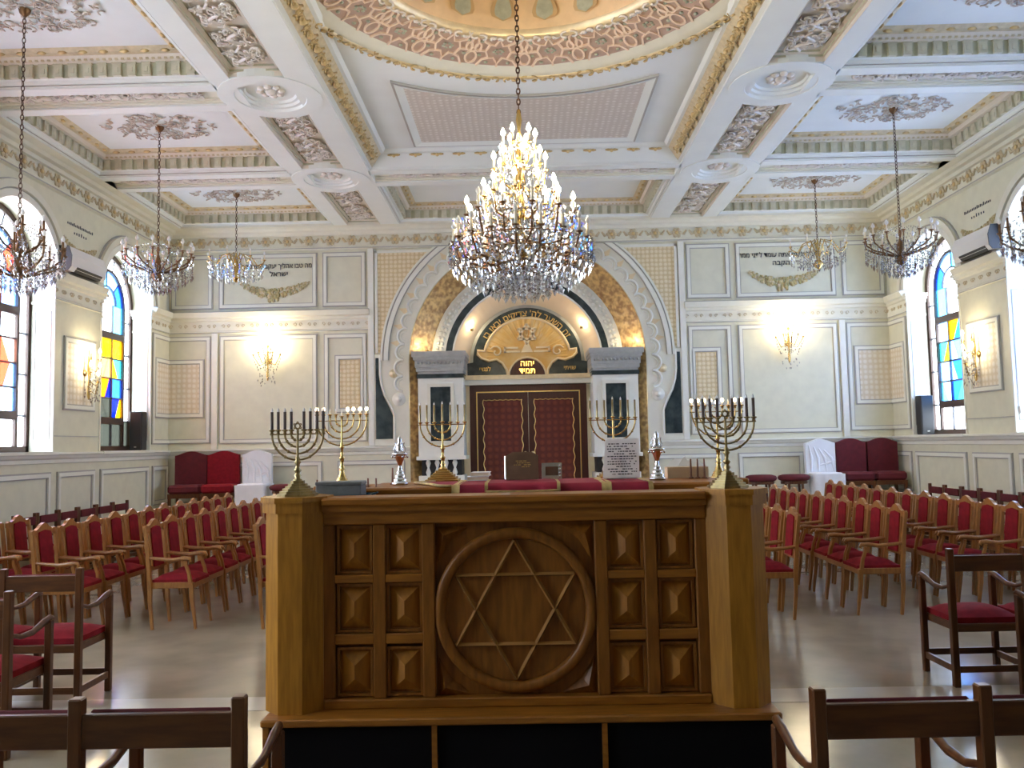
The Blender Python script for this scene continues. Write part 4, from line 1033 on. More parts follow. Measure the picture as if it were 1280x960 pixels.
def rimon(name, loc, label):
    t = thing(name, label, 'finial', loc)
    part('foot', MB().lathe([(0, 0), (.052, 0), (.055, .010), (.052, .018), (.040, .022), (.044, .034), (.041, .042), (.030, .046), (.034, .058), (.031, .066), (.020, .070), (.024, .082), (.020, .090), (.012, .096), (.016, .108), (.010, .116), (.012, .13)], 16), 'silver', t)
    part('copper_cup', MB().lathe([(.012, .128), (.020, .15), (.030, .175), (.036, .19)], 16), 'copper', t)
    part('crown', MB().lathe([(.036, .19), (.052, .198), (.054, .206), (.030, .212), (.026, .225), (.020, .25), (.022, .262), (.012, .285), (.016, .30), (.006, .315), (.0, .33)], 14), 'silver', t)
    for k in range(6):
        a = k * pi / 3; part('crown_arm', MB().tube([(.03 * cos(a), .03 * sin(a), .21), (.040 * cos(a), .040 * sin(a), .235), (.026 * cos(a), .026 * sin(a), .262), (.03 * cos(a), .03 * sin(a), .28)], .004, 4), 'silver', t)
        part('bell', MB().ball((.05 * cos(a), .05 * sin(a), .185), .009, 6, 4), 'silver', t)
rimon('torah_finial', (-.925, 5.5, 1.497), 'silver torah finial with copper cup left of the crimson cloth')
rimon('torah_finial', (.775, 5.5, 1.496), 'silver torah finial with copper cup beside the white prayer sheet')
tr = thing('blue_tray', 'shallow blue tray under the grey box beside the left menorah', 'tray', (-1.205, 5.0, 1.451))
tb = MB().box(-.19, .19, -.11, .11, 0, .006); frame_ = [(-.19, .19, -.11, -.10), (-.19, .19, .10, .11), (-.19, -.18, -.1, .1), (.18, .19, -.1, .1)]
for a, b, c_, d_ in frame_: tb.box(a, b, c_, d_, .006, .022)
part('tray', tb, 'blue_tray', tr); part('handle', MB().tube([(.19, -.04, .018), (.215, -.03, .026), (.215, .03, .026), (.19, .04, .018)], .005, 5), 'blue_tray', tr)
gb = thing('grey_box', 'grey felt covered box standing on the blue tray', 'box', (-1.205, 5.0, 1.4585))
part('body', MB().box(-.135, .135, -.08, .08, 0, .068, .004), 'grey_box', gb); part('lid', MB().box(-.138, .138, -.083, .083, .069, .09, .004), 'grey_box', gb)
def peg(loc, label, h=.1):
    t = thing('wooden_peg', label, 'peg', loc)
    part('foot', MB().lathe([(0, 0), (.018, 0), (.018, .006), (.009, .012)], 10), 'peg_wood', t); part('shaft', MB().lathe([(.008, .010), (.007, h * .5), (.0055, h), (0, h + .003)], 8), 'peg_wood', t)
peg((-1.045, 5.28, 1.451), 'small wooden peg standing behind the grey box, nearer the table'); peg((-1.40, 5.2, 1.451), 'small wooden peg standing close behind the left front menorah', .1)
peg((-1.10, 5.30, 1.451), 'small wooden peg standing behind the middle of the grey box'); peg((-.99, 5.6, 1.496), 'small wooden peg on the left end of the reading table', .11)
for k in range(3): peg((1.02 + .045 * k, 5.62, 1.496), ('left', 'middle', 'right')[k] + ' of three wooden pegs on the right end of the table', .13)
cbx = thing('cardboard_box', 'open cardboard box behind the wooden pegs on the right', 'box', (1.02, 5.78, 1.496))
part('body', MB().box(-.14, .14, -.06, .06, 0, .075), 'cardboard', cbx); part('flap', MB().add([(-.14, .06, .075), (.14, .06, .075), (.10, .10, .13), (-.06, .10, .13)], [(0, 1, 2, 3)]).prism([(-.05, .075), (.05, .075), (.0, .15)], .055, .06), 'paper', cbx)

# ---- menorahs
def branch_candle(t, x, z0, h, r, m_, lit, cup='old_brass', tip='bulb_off'):
    part('candle_cup', MB().lathe([(.006, z0 - .022), (.011, z0 - .015), (.007, z0 - .008), (.018, z0), (.018, z0 + .004), (r, z0 + .006)], 10, (x, 0, 0)), cup, t)
    c = part('candle', MB().lathe([(r, z0 + .004), (r, z0 + h), (0, z0 + h)], 8, (x, 0, 0)), m_, t)
    if lit: part('flame_bulb', MB().ball((x, 0, z0 + h + .012), .012 if h > .05 else .013, 8, 6, sz=1.2), 'bulb_small', c)
    else: part('bulb_tip', MB().lathe([(r * .8, z0 + h), (r * .8, z0 + h + .012), (r * .3, z0 + h + .018), (0, z0 + h + .026)], 8, (x, 0, 0)), tip, c)
def menorah(name, loc, label, radii, zbar, h, metal, base, candle, ch, cr, lit, star=False, center=None, rz=0.):
    t = thing(name, label, 'menorah', loc, rz)
    if base == 'step':
        bm = MB()
        for (a, z0, z1) in ((.105, 0, .014), (.092, .014, .028), (.078, .028, .042), (.064, .042, .054), (.05, .054, .068), (.036, .068, .085)):
            bm.prism(octa_poly(0, 0, a), z0, z1, 'z')
        part('stepped_base', bm, metal, t); zs = .085
    elif base == 'pyramid':
        bm = MB()
        for k in range(7): a = .142 - .018 * k; bm.box(-a, a, -a, a, .016 * k, .016 * (k + 1), .003)
        part('stepped_base', bm, metal, t); zs = .112
    else:
        part('bell_base', MB().lathe([(0, 0), (.062, 0), (.062, .008), (.052, .016), (.054, .026), (.042, .034), (.043, .044), (.031, .056), (.030, .068), (.020, .085), (.016, .11)], 16), metal, t); zs = .11
    rm_ = max(radii)
    zj = zbar - rm_
    part('stem', MB().lathe([(.026, zs), (.026, zs + .006), (.013, zs + .012), (.022, zs + .028), (.012, zs + .04), (.016, (zs + zj) / 2 - .01), (.023, (zs + zj) / 2), (.011, (zs + zj) / 2 + .014), (.012, zj - .024), (.021, zj - .012), (.012, zj), (.014, zj + .01), (.008, zj + .02), (.007, zbar), (.007, zbar + (.02 if not center else center))], 10), metal, t)
    part('cross_bar', MB().tube([(-rm_ - .012, 0, zbar), (rm_ + .012, 0, zbar)], .004, 5), metal, t)
    for r in radii:
        a_ = part('branch', MB().tube([(-r * cos(q), 0, zbar - r * sin(q)) for q in [pi * i / 16 for i in range(17)]], .0062, 6), metal, t)
        kb = MB()
        for q in (.18, .34, .66, .82): kb.ball((-r * cos(pi * q), 0, zbar - r * sin(pi * q)), .0095, 6, 4)
        part('branch_knop', kb, metal, a_, kind='stuff')
        for s in (-1, 1):
            i = radii.index(r) * 2 + (s > 0); branch_candle(t, s * r, zbar + h, ch, cr, candle, i in lit, metal)
            if h > .03: part('candle_stalk', MB().tube([(s * r, 0, zbar), (s * r, 0, zbar + h - .02)], .005, 5), metal, t)
    if center: branch_candle(t, 0, zbar + center, ch, cr, candle, 'c' in lit, metal)
    if star: part('star_finial', hexstar(MB(), (0, zbar + .045), .026, .004, 0).tube([(0, 0, zbar), (0, 0, zbar + .02)], .005, 5), metal, t)
    return t
menorah('menorah', (-1.375, 4.66, 1.486), 'tarnished brass menorah with eight dark candles on the left front post', [.145, .110, .072, .036], .345, .022, 'old_brass', 'step', 'candle_dark', .105, .0085, set(), True)
menorah('menorah', (1.03, 4.66, 1.486), 'tarnished brass menorah with eight dark candles on the right front post', [.160, .122, .082, .042], .365, .022, 'old_brass', 'step', 'candle_dark', .11, .0085, set(), True)
menorah('menorah', (-1.49, 6.32, 1.466), 'brass menorah with glowing bulbs behind the left front menorah', [.19, .14, .09, .045], .49, .045, 'brass', 'bell', 'candle_cream', .03, .006, {0, 1, 3, 5, 7, 2}, False, .03)
menorah('menorah', (1.37, 6.32, 1.466), 'brass menorah with glowing bulbs behind the right front menorah', [.19, .14, .09, .045], .50, .045, 'brass', 'bell', 'candle_cream', .03, .006, {0, 1, 2, 3, 4, 6, 7, 'c'}, False, .03)
menorah('menorah', (-.72, 6.32, 1.466), 'seven branched brass menorah in front of the left ark column', [.170, .118, .062], .445, .015, 'brass', 'pyramid', 'old_brass', .135, .0075, set(), False, .02)
menorah('menorah', (.58, 6.32, 1.466), 'seven branched brass menorah rising behind the white prayer sheet', [.170, .118, .062], .455, .015, 'brass', 'pyramid', 'old_brass', .135, .0075, set(), False, .02)

# ================================================================== CHAIRS
def armchair_proto():
    t = thing('armchair', 'oak armchair', 'chair')
    post = MB().tube([(.025, 0, 0), (.0, 0, .25), (-.005, 0, .45), (-.03, 0, .75), (-.06, 0, 1.0)], [.018, .022, .026, .024, .020], 4, smooth=False)
    PM = post.mesh('rear_post', 'chair_oak')
    fl_ = MB().tube([(.455, 0, 0), (.44, 0, .12), (.415, 0, .30), (.41, 0, .45)], [.015, .018, .024, .028], 4, smooth=False).mesh('front_leg', 'chair_oak')
    sup = MB().tube([(.40, 0, .44), (.385, 0, .54), (.355, 0, .62), (.35, 0, .665)], [.024, .019, .019, .022], 4, smooth=False).mesh('arm_support', 'chair_oak')
    arm = MB().tube([(-.02, 0, .70), (.10, 0, .685), (.22, 0, .675), (.33, 0, .690), (.39, 0, .685), (.405, 0, .665), (.385, 0, .65)], [.016, .019, .021, .023, .022, .016, .008], 6, flat=.8).mesh('armrest', 'chair_oak')
    sti = MB().box(-.012, .012, -.012, .012, 0, .385).mesh('back_stile', 'chair_oak')
    for s in (-1, 1):
        y = s * .198
        put('rear_post', PM, t, (0, y, 0)); put('front_leg', fl_, t, (0, y, 0)); put('arm_support', sup, t, (0, y, 0)); put('armrest', arm, t, (0, y, 0))
        put('back_stile', sti, t, (-.022, s * .118, .60), (0, -.105, 0))
    part('seat_rail', MB().box(-.01, .43, -.195, .195, .395, .455, .006), 'chair_oak', t)
    cu = MB(); n = 8; vs = []
    for j in range(n + 1):
        for i in range(n + 1):
            u, v = i / n, j / n; e = (1 - abs(2 * u - 1) ** 4) * (1 - abs(2 * v - 1) ** 4); vs.append((.012 + .425 * u, -.183 + .366 * v, .480 + .055 * e))
    cu.add(vs, [(j * (n + 1) + i, j * (n + 1) + i + 1, (j + 1) * (n + 1) + i + 1, (j + 1) * (n + 1) + i) for j in range(n) for i in range(n)], True)
    cu.box(.012, .437, -.183, .183, .45, .481)
    part('seat_cushion', cu, 'velvet', t)
    pr = [(-.20, .945), (-.205, .99), (-.19, 1.015), (-.14, 1.005), (-.09, 1.025), (-.05, 1.055), (0, 1.072), (.05, 1.055), (.09, 1.025), (.14, 1.005), (.19, 1.015), (.205, .99), (.20, .945), (.13, .955), (.10, .985), (0, 1.0), (-.10, .985), (-.13, .955)]
    part('crest_rail', MB().prism(pr, -.082, -.048, 'x'), 'chair_oak', t)
    bp = [(-.108, .60), (.108, .60), (.108, .955), (.09, .985), (.0, 1.002), (-.09, .985), (-.108, .955)]
    b_ = MB().prism(bp, -.02, .014, 'x'); b_.xf(T(-.012, 0, .6) @ R(-.105, 'Y') @ T(0, 0, -.6)); part('back_panel', b_, 'velvet', t)
    part('lower_back_rail', MB().box(-.045, -.012, -.195, .195, .575, .615, .004), 'chair_oak', t)
    return t
ac = armchair_proto(); first = [True]
def armchair(x, y, rz, label, group):
    t = ac if first[0] else copy_tree(ac); first[0] = False
    t.location = (x, y, 0); t.rotation_euler = (0, 0, rz + random.uniform(-.018, .018)); t['label'] = label; t['group'] = group
def row(x, y0, n, pitch, side, rowname, group):
    for i in range(n):
        armchair(x + random.uniform(-.015, .015), y0 + i * pitch, 0 if side < 0 else pi, 'red velvet oak armchair, %s from near end, %s' % (ORD[i], rowname), group)
PT = .46
row(-2.70, 8.40, 11, PT, -1, 'row closest to bimah on the left', 'armchairs left of the bimah')
row(-3.83, 8.45, 11, PT, -1, 'second row left of bimah', 'armchairs left of the bimah')
row(-4.80, 8.20, 12, PT, -1, 'third row left of bimah', 'armchairs left of the bimah')
row(-5.72, 8.35, 3, PT, -1, 'short row by left windows', 'armchairs left of the bimah')
row(2.50, 8.40, 10, PT, 1, 'row closest to bimah on the right', 'armchairs right of the bimah')
row(3.62, 8.55, 10, PT, 1, 'second row right of bimah', 'armchairs right of the bimah')
row(4.82, 8.60, 12, PT, 1, 'third row right of bimah', 'armchairs right of the bimah')
row(5.80, 8.40, 4, PT, 1, 'short row by right windows', 'armchairs right of the bimah')

PW = .53                                                            # seat pitch of the linked chairs
def plain_proto(nseat):
    t = thing('linked_armchairs' if nseat > 1 else 'wooden_armchair', 'dark chair', 'chair')
    bp = MB().box(-.022, .022, -.022, .022, 0, .955, .005).mesh('back_post', 'walnut'); flg = MB().box(-.021, .021, -.021, .021, 0, .70, .005).mesh('front_leg', 'walnut')
    arm = MB().tube([(0, .01, .70), (0, .12, .665), (0, .24, .665), (0, .36, .70), (0, .43, .715), (0, .465, .705)], [.014, .016, .02, .024, .022, .012], 6, flat=.7).mesh('armrest', 'walnut')
    sst = MB().box(-.011, .011, .02, .40, .10, .145).mesh('side_stretcher', 'walnut')
    w_ = PW if nseat > 1 else .47
    rail = MB().box(-w_ / 2 + .02, w_ / 2 - .02, -.014, .014, .795, .905, .004).mesh('back_rail', 'walnut_side'); pad = MB().box(-w_ / 2 + .035, w_ / 2 - .035, .0145, .032, .80, .911, .006).mesh('back_pad', 'velvet_dark')
    srl = MB().box(-w_ / 2 + .02, w_ / 2 - .02, .0, .425, .375, .43, .005).mesh('seat_rail', 'walnut_side'); st = MB().box(-w_ / 2 + .02, w_ / 2 - .02, -.011, .011, .10, .145).mesh('cross_stretcher', 'walnut_side')
    cu = MB(); n = 8; vs = []; hw = w_ / 2 - .032
    for j in range(n + 1):
        for i in range(n + 1):
            u, v = i / n, j / n; e = (1 - abs(2 * u - 1) ** 4) * (1 - abs(2 * v - 1) ** 4); vs.append((-hw + 2 * hw * u, .025 + .415 * v, .468 + .05 * e))
    cu.add(vs, [(j * (n + 1) + i, j * (n + 1) + i + 1, (j + 1) * (n + 1) + i + 1, (j + 1) * (n + 1) + i) for j in range(n) for i in range(n)], True); cu.box(-hw, hw, .025, .44, .428, .469)
    cum = cu.mesh('seat_cushion', 'velvet')
    for k in range(nseat + 1):
        x = (k - nseat / 2) * w_
        put('back_post', bp, t, (x, 0, 0)); put('front_leg', flg, t, (x, .42, 0)); put('armrest', arm, t, (x, 0, 0)); put('side_stretcher', sst, t, (x, 0, 0))
    for k in range(nseat):
        x = (k - nseat / 2 + .5) * w_
        for nm, me in (('back_rail', rail), ('back_pad', pad), ('seat_rail', srl), ('seat_cushion', cum)): put(nm, me, t, (x, 0, 0))
        put('cross_stretcher', st, t, (x, 0, .0)); put('cross_stretcher', st, t, (x, .42, .02))
    return t
P1, P2 = plain_proto(1), plain_proto(2); used = set()
def plain(x, y, rz, label, group, two=False):
    p = P2 if two else P1; t = copy_tree(p) if two in used else p; used.add(two)
    t.location = (x, y, 0); t.rotation_euler = (0, 0, rz); t['label'] = label; t['group'] = group
G1 = 'dark linked armchairs facing the bimah'
plain(-1.04 - PW, 2.74, 0, 'pair of linked dark armchairs seen from behind in the lower left corner', G1, True)
plain(.82 + PW, 2.735, .02, 'pair of linked dark armchairs seen from behind in the lower right corner', G1, True)
plain(-3.20 - PW, 5.78, 0, 'pair of linked dark armchairs at left, just in front of the oak rows', G1, True)
plain(-3.12 - PW, 4.86, 0, 'pair of linked dark armchairs mostly cut off by the left frame edge', G1, True)
plain(2.88 + PW, 5.96, .02, 'pair of linked dark armchairs with red seats at right, nearest the bimah', G1, True)
plain(3.12 + PW, 5.14, .02, 'pair of linked dark armchairs mostly cut off by the right frame edge', G1, True)
for i in range(6): plain(-6.72, 10.95 + i * .52, -pi / 2, 'dark red backed chair along the left wall, %s from the near end' % ORD[i], 'chairs along the left wall')
for i in range(6): plain(6.72, 11.30 + i * .52, pi / 2, 'dark red backed chair along the right wall, %s from the near end' % ORD[i], 'chairs along the right wall')

# ---- tall upholstered chairs and stools on the ark platform
def tall_chair(x, y, label, m_, covered=False, arm=0, rz=0., w_=.29):
    t = thing('draped_chair' if covered else 'high_backed_chair', label, 'chair', (x, y, .6), rz, 'high backed chairs beside the ark')
    top = [(-w_, .30), (-w_, 1.04)] + [(-w_ + 2 * w_ * i / 12, 1.04 + .075 * (sin(pi * i / 12) ** 1.6) + .02) for i in range(13)] + [(w_, 1.04), (w_, .30)]
    bk_ = MB().prism(top, .17, .30); part('backrest', bk_, m_, t)
    part('seat', MB().box(-w_, w_, -.30, .18, .36, .52, .04), m_, t)
    if covered:
        sk = MB(); vs = []; P = []
        for (xa, ya, xb, yb) in ((-w_ - .01, .32, -w_ - .01, -.31), (-w_ - .01, -.31, w_ + .01, -.31), (w_ + .01, -.31, w_ + .01, .32)):
            for i in range(12): P.append((xa + (xb - xa) * i / 12, ya + (yb - ya) * i / 12))
        P.append((w_ + .01, .32)); n = len(P)
        for z, k in ((.50, 0), (.25, .012), (.01, .028)):
            for i, (px_, py_) in enumerate(P): vs.append((px_ + k * sin(i * 1.7), py_ + k * cos(i * 2.1), z))
        sk.add(vs, [(j * n + i, j * n + i + 1, (j + 1) * n + i + 1, (j + 1) * n + i) for j in range(2) for i in range(n - 1)], True)
        part('skirt', sk, m_, t)
        fd = MB()
        for k in range(4): fd.tube([(-w_ + .06 + k * .09, .172, 1.02 - .03 * k), (-w_ + .10 + k * .12, .170, .78), (-w_ + .09 + k * .14, .172, .53)], [.012, .03, .016], 8, flat=.9)
        fd.tube([(w_ * .95, .172, .74), (.12, .168, .68), (-.02, .175, .65)], [.014, .028, .01], 8)
        part('cloth_fold', fd, m_, t)
    else:
        part('seat_frame', MB().box(-w_, w_, -.28, .28, .28, .36), 'walnut', t)
        for sx_ in (-1, 1):
            for yy in (-.25, .25): part('leg', MB().box(sx_ * (w_ - .03) - .025, sx_ * (w_ - .03) + .025, yy - .025, yy + .025, 0, .28), 'walnut', t)
        if arm: 
            part('armrest', MB().box(arm * w_ - .05, arm * w_ + .05, -.28, .2, .50, .62, .03), m_, t)
tall_chair(-6.38, 15.45, 'dark red high backed chair in the left corner by the ark wall', 'velvet_dark', rz=.12)
tall_chair(-5.78, 15.48, 'bright red high backed chair left of the ark, beside the white draped one', 'velvet', rz=.1)
tall_chair(-5.13, 15.42, 'chair draped in a white cloth left of the ark', 'white_cloth', True, rz=.05, w_=.27)
tall_chair(5.42, 15.42, 'chair draped in a white cloth right of the ark', 'white_cloth', True, rz=-.05, w_=.27)
tall_chair(6.02, 15.5, 'dark red high backed chair right of the ark, beside the white draped one', 'velvet_dark', rz=-.05, w_=.27)
tall_chair(6.60, 15.5, 'dark red high backed chair in the right corner by the ark wall', 'velvet_dark', rz=-.1, w_=.27)
def stool(x, y, label):
    t = thing('stool', label, 'stool', (x, y, .6), 0, 'red stools beside the ark')
    part('cushion', MB().lathe([(0, .38), (.22, .38), (.27, .40), (.29, .44), (.27, .48), (.20, .50), (0, .505)], 20, rx=1.0, ry=.8), 'velvet_dark', t)
    part('seat_frame', MB().lathe([(0, .33), (.24, .33), (.24, .38), (0, .38)], 20, ry=.8, smooth=False), 'walnut', t)
    for a in range(4): part('leg', MB().tube([(.17 * cos(a * pi / 2 + .78), .14 * sin(a * pi / 2 + .78), .34), (.19 * cos(a * pi / 2 + .78), .16 * sin(a * pi / 2 + .78), 0)], [.025, .018], 6), 'walnut', t)
stool(-4.52, 15.3, 'red cushioned stool beside the white draped chair at left')
stool(4.22, 15.3, 'red cushioned stool right of the ark, nearest the menorah'); stool(4.82, 15.3, 'red cushioned stool beside the white draped chair at right')

# ================================================================== CHANDELIERS
def bulb(r=.017, h=.055): return [(.006, 0), (r, h * .3), (r * .85, h * .55), (r * .35, h * .85), (0, h)]
CANDLE = MB().lathe([(.0, 0), (.011, 0), (.011, .095), (0, .095)], 8).mesh('candle', 'candle_cream'); CANDLE_B = MB().lathe([(.0, 0), (.012, 0), (.012, .095), (0, .095)], 8).mesh('candle', 'bronze')
BULB = MB().lathe(bulb(), 8).mesh('bulb', 'bulb_off'); BULB_LIT = MB().lathe(bulb(.023, .085), 8).mesh('bulb', 'bulb_lit')
CUPS = {m_: MB().lathe([(.006, -.03), (.016, -.022), (.008, -.012), (.028, -.004), (.034, .004), (.012, .004)], 10).mesh('drip_pan', m_) for m_ in ('bronze', 'brass')}
def candle(t, p, lit, metal, cm=None, bs=1., cs=1.):
    pan = put('drip_pan', CUPS[metal], t, p)
    c = put('candle', cm or CANDLE, t, p, scale=cs); put('bulb', BULB_LIT if lit else BULB, c, (0, 0, .095), scale=bs)
def chain(t, z0, z1, m_='chain', r=.008):
    mb = MB(); n = max(3, int((z1 - z0) / .05))
    for i in range(n):
        z = z0 + (z1 - z0) * i / n; h = (z1 - z0) / n; k = i % 2
        mb.tube([((.016 * cos(a)) * (1 - k), (.016 * cos(a)) * k, z + h * .5 + h * .62 * sin(a)) for a in [2 * pi * j / 8 for j in range(9)]], r * .6, 4, cap=False)
    part('chain', mb, m_, t)
def drops(mb, rnd, n, r0, r1, z0, z1, size, a0=0., a1=2 * pi):
    for i in range(n):
        a = rnd.uniform(a0, a1); r = rnd.uniform(r0, r1); s = size * rnd.uniform(.7, 1.25)
        mb.octa((r * cos(a), r * sin(a), rnd.uniform(z0, z1)), s * .42, s)
def strand(mb, p, q, sag, n, s):
    p, q = Vector(p), Vector(q)
    for i in range(n):
        u = (i + .5) / n; c = p.lerp(q, u); c.z -= sag * 4 * u * (1 - u); mb.octa(c, s * .5, s * .7)

# the great chandelier
gx, gy = -.085, 7.5
gc = thing('great_chandelier', 'large tiered crystal chandelier with lit candle bulbs hanging from the dome', 'chandelier', (gx, gy, 3.07))
B0 = 3.07
chain(gc, 4.80 - B0, 7.68 - B0, r=.014)
part('ceiling_cup', MB().lathe([(.02, 7.6), (.10, 7.68), (.13, 7.74)], 14).xf(T(0, 0, -B0)), 'bronze', gc)
part('stem', MB().lathe([(.015, 4.85), (.03, 4.75), (.012, 4.65), (.045, 4.5), (.02, 4.35), (.055, 4.15), (.025, 4.0), (.07, 3.85), (.03, 3.7), (.09, 3.5), (.05, 3.4), (.0, 3.36)], 14).xf(T(0, 0, -B0)), 'brass', gc)
cr = MB(); rnd = random.Random(11)
for (z, r, n, lit, metal, zin, rr0) in ((4.50, .15, 6, True, 'brass', 4.36, 0), (4.28, .24, 8, True, 'brass', 4.12, 0), (4.02, .34, 10, True, 'brass', 3.85, .1), (3.84, .50, 12, 'part', 'bronze', 3.62, .2), (3.60, .62, 18, False, 'bronze', 3.44, 0)):
    for k in range(n):
        a = 2 * pi * (k + rr0) / n + .1
        e = Vector((r * cos(a), r * sin(a), z - B0)); i_ = Vector((.04 * cos(a), .04 * sin(a), zin - B0))
        m1 = Vector((r * .45 * cos(a), r * .45 * sin(a), zin - .07 - B0)); m2 = Vector((r * .9 * cos(a), r * .9 * sin(a), zin - .02 - B0))
        part('arm', MB().tube([i_, m1, m2, e + Vector((0, 0, -.02))], [.011, .012, .011, .009], 5), metal, gc)
        L_ = lit is True or (lit == 'part' and k % 2 == 0) or (lit == 'part' and abs(cos(a)) > .8)
        candle(gc, e, L_, metal, bs=1. if L_ else 1.1, cs=1. if L_ else 1.25)
        for q in range(4): cr.octa((e.x + .03 * cos(q * 1.57), e.y + .03 * sin(q * 1.57), e.z - .05), .012, .035)
        strand(cr, e + Vector((0, 0, -.01)), (0, 0, z + .12 - B0), .05, 7, .022)
        b_ = a + 2 * pi / n; strand(cr, e, (r * cos(b_), r * sin(b_), z - B0), .07, 7, .02)
for (z, r, n, L_) in ((3.58, .66, 34, 4), (3.50, .62, 32, 4), (3.44, .54, 30, 4), (3.36, .45, 26, 4), (3.30, .35, 22, 3), (3.24, .25, 16, 3), (3.19, .15, 10, 2)):
    for k in range(n):
        a = 2 * pi * k / n + z * 7
        for q in range(L_): cr.octa((r * cos(a), r * sin(a), z - B0 - q * .038), .016, .026)
        cr.octa((r * cos(a), r * sin(a), z - B0 - L_ * .038 - .012), .021, .05)
drops(cr, rnd, 420, .1, .64, 3.34 - B0, 3.64 - B0, .036); drops(cr, rnd, 420, .08, .40, 3.62 - B0, 4.1 - B0, .034); drops(cr, rnd, 260, .3, .62, 3.60 - B0, 3.84 - B0, .034); drops(cr, rnd, 140, .03, .2, 4.1 - B0, 4.6 - B0, .026); drops(cr, rnd, 120, .05, .4, 3.2 - B0, 3.36 - B0, .04)
cr.ball((0, 0, .04), .035, 8, 6)
part('crystal_drops', cr, 'crystal', gc, kind='stuff')
ringm = MB()
for (z, r) in ((3.56, .62), (3.46, .52), (3.80, .40)): ringm.lathe([(r, z - B0), (r + .006, z - B0 + .006), (r, z - B0 + .012), (r - .006, z - B0 + .006), (r, z - B0)], 36)
part('bronze_hoop', ringm, 'bronze', gc)
for (z, p) in ((4.62, 26), (4.38, 34), (4.10, 34)):
    lamp('chandelier_light', (gx + .0, gy - .0, z), p, WARM, .09)
for s in (-1, 1): lamp('chandelier_light', (gx + s * .5, gy, 3.97), 20, WARM, .04)

def side_chandelier(x, y, label, zc, r, n, metal, kind, zceil=6.345):
    zb = zc - .58
    t = thing('crystal_chandelier' if kind != 'brass' else 'brass_chandelier', label, 'chandelier', (x, y, zb), random.uniform(0, .4), 'side chandeliers')
    chain(t, zc + .12 - zb, zceil - .06 - zb)
    part('ceiling_cup', MB().lathe([(.012, zceil - .09), (.05, zceil - .05), (.06, zceil - .01)], 12).xf(T(0, 0, -zb)), 'bronze', t)
    cr = MB(); rnd = random.Random(int(x * 100 + y * 10) & 0xffff)
    h = zc - zb
    part('stem', MB().lathe([(.01, h + .14), (.025, h + .06), (.012, h), (.05, h - .12), (.03, h - .22), (.09, h - .30), (.06, h - .36), (.0, h - .40)], 12), metal, t)
    tiers = [(h, r, n)] if kind == 'ring' else [(h, r, 8)] if kind == 'brass' else [(h - .12, r, 10), (h + .10, r * .55, 6)]
    for (z, rr, nn) in tiers:
        for k in range(nn):
            a = 2 * pi * k / nn; e = Vector((rr * cos(a), rr * sin(a), z))
            if kind == 'brass':
                pts = [(.03 * cos(a), .03 * sin(a), z - .12), (rr * .25 * cos(a), rr * .25 * sin(a), z + .12), (rr * .55 * cos(a), rr * .55 * sin(a), z + .05), (rr * .75 * cos(a), rr * .75 * sin(a), z - .10), (rr * .95 * cos(a), rr * .95 * sin(a), z - .06), e + Vector((0, 0, -.02))]
            else:
                pts = [(.04 * cos(a), .04 * sin(a), z - .27), (rr * .4 * cos(a), rr * .4 * sin(a), z - .22), (rr * .75 * cos(a), rr * .75 * sin(a), z - .17), (rr * .97 * cos(a), rr * .97 * sin(a), z - .10), e + Vector((0, 0, -.02))]
            part('arm', MB().tube(pts, .011 if kind != 'brass' else .010, 5), metal, t)
            candle(t, e, False, metal, CANDLE_B if kind == 'tall' else None, 1.5 if kind == 'ring' else 1.2)
            strand(cr, e, (rr * cos(a + 2 * pi / nn), rr * sin(a + 2 * pi / nn), z), .06, 6, .02)
            for q in range(3): cr.octa((e.x * (1 - .06 * q), e.y * (1 - .06 * q), z - .10 - .05 * q), .014, .045)
            if kind != 'brass': strand(cr, e, (.03 * cos(a), .03 * sin(a), h + .10), -.05, 8, .02)
    if kind == 'brass':
        for (z, rr, nn) in ((h - .16, r * .9, 22), (h - .22, r * .62, 18), (h - .26, r * .35, 12)):
            for k in range(nn):
                a = 2 * pi * k / nn
                for q in range(2): cr.octa((rr * cos(a), rr * sin(a), z - q * .045), .014, .03)
                cr.octa((rr * cos(a), rr * sin(a), z - .11), .019, .05)
    else:
        for (z, rr, nn, L_) in ((h - .18, r * .98, 26, 3), (h - .26, r * .78, 24, 3), (h - .32, r * .56, 20, 3), (h - .38, r * .36, 14, 3), (h - .44, r * .18, 8, 2)):
            for k in range(nn):
                a = 2 * pi * k / nn + z
                for q in range(L_): cr.octa((rr * cos(a), rr * sin(a), z - q * .036), .013, .024)
                cr.octa((rr * cos(a), rr * sin(a), z - L_ * .036 - .015), .022, .055)
    drops(cr, rnd, 160, r * .15, r * .95, h - .34, h - .05, .03)
    part('crystal_drops', cr, 'crystal', t, kind='stuff')
for s, w_ in ((-1, 'left'), (1, 'right')):
    side_chandelier(*CH[(s, 0)], 'small brass chandelier with curved arms nearest the ark wall on the ' + w_, 5.12, .50, 8, 'brass', 'brass')
    side_chandelier(*CH[(s, 1)], 'round crystal chandelier with a ring of candles over the %s armchairs' % w_, 4.50, .46, 14, 'bronze', 'ring')
    side_chandelier(*CH[(s, 2)], 'dark two tiered crystal chandelier at the %s frame edge' % w_, 3.92, .42, 10, 'bronze', 'tall')

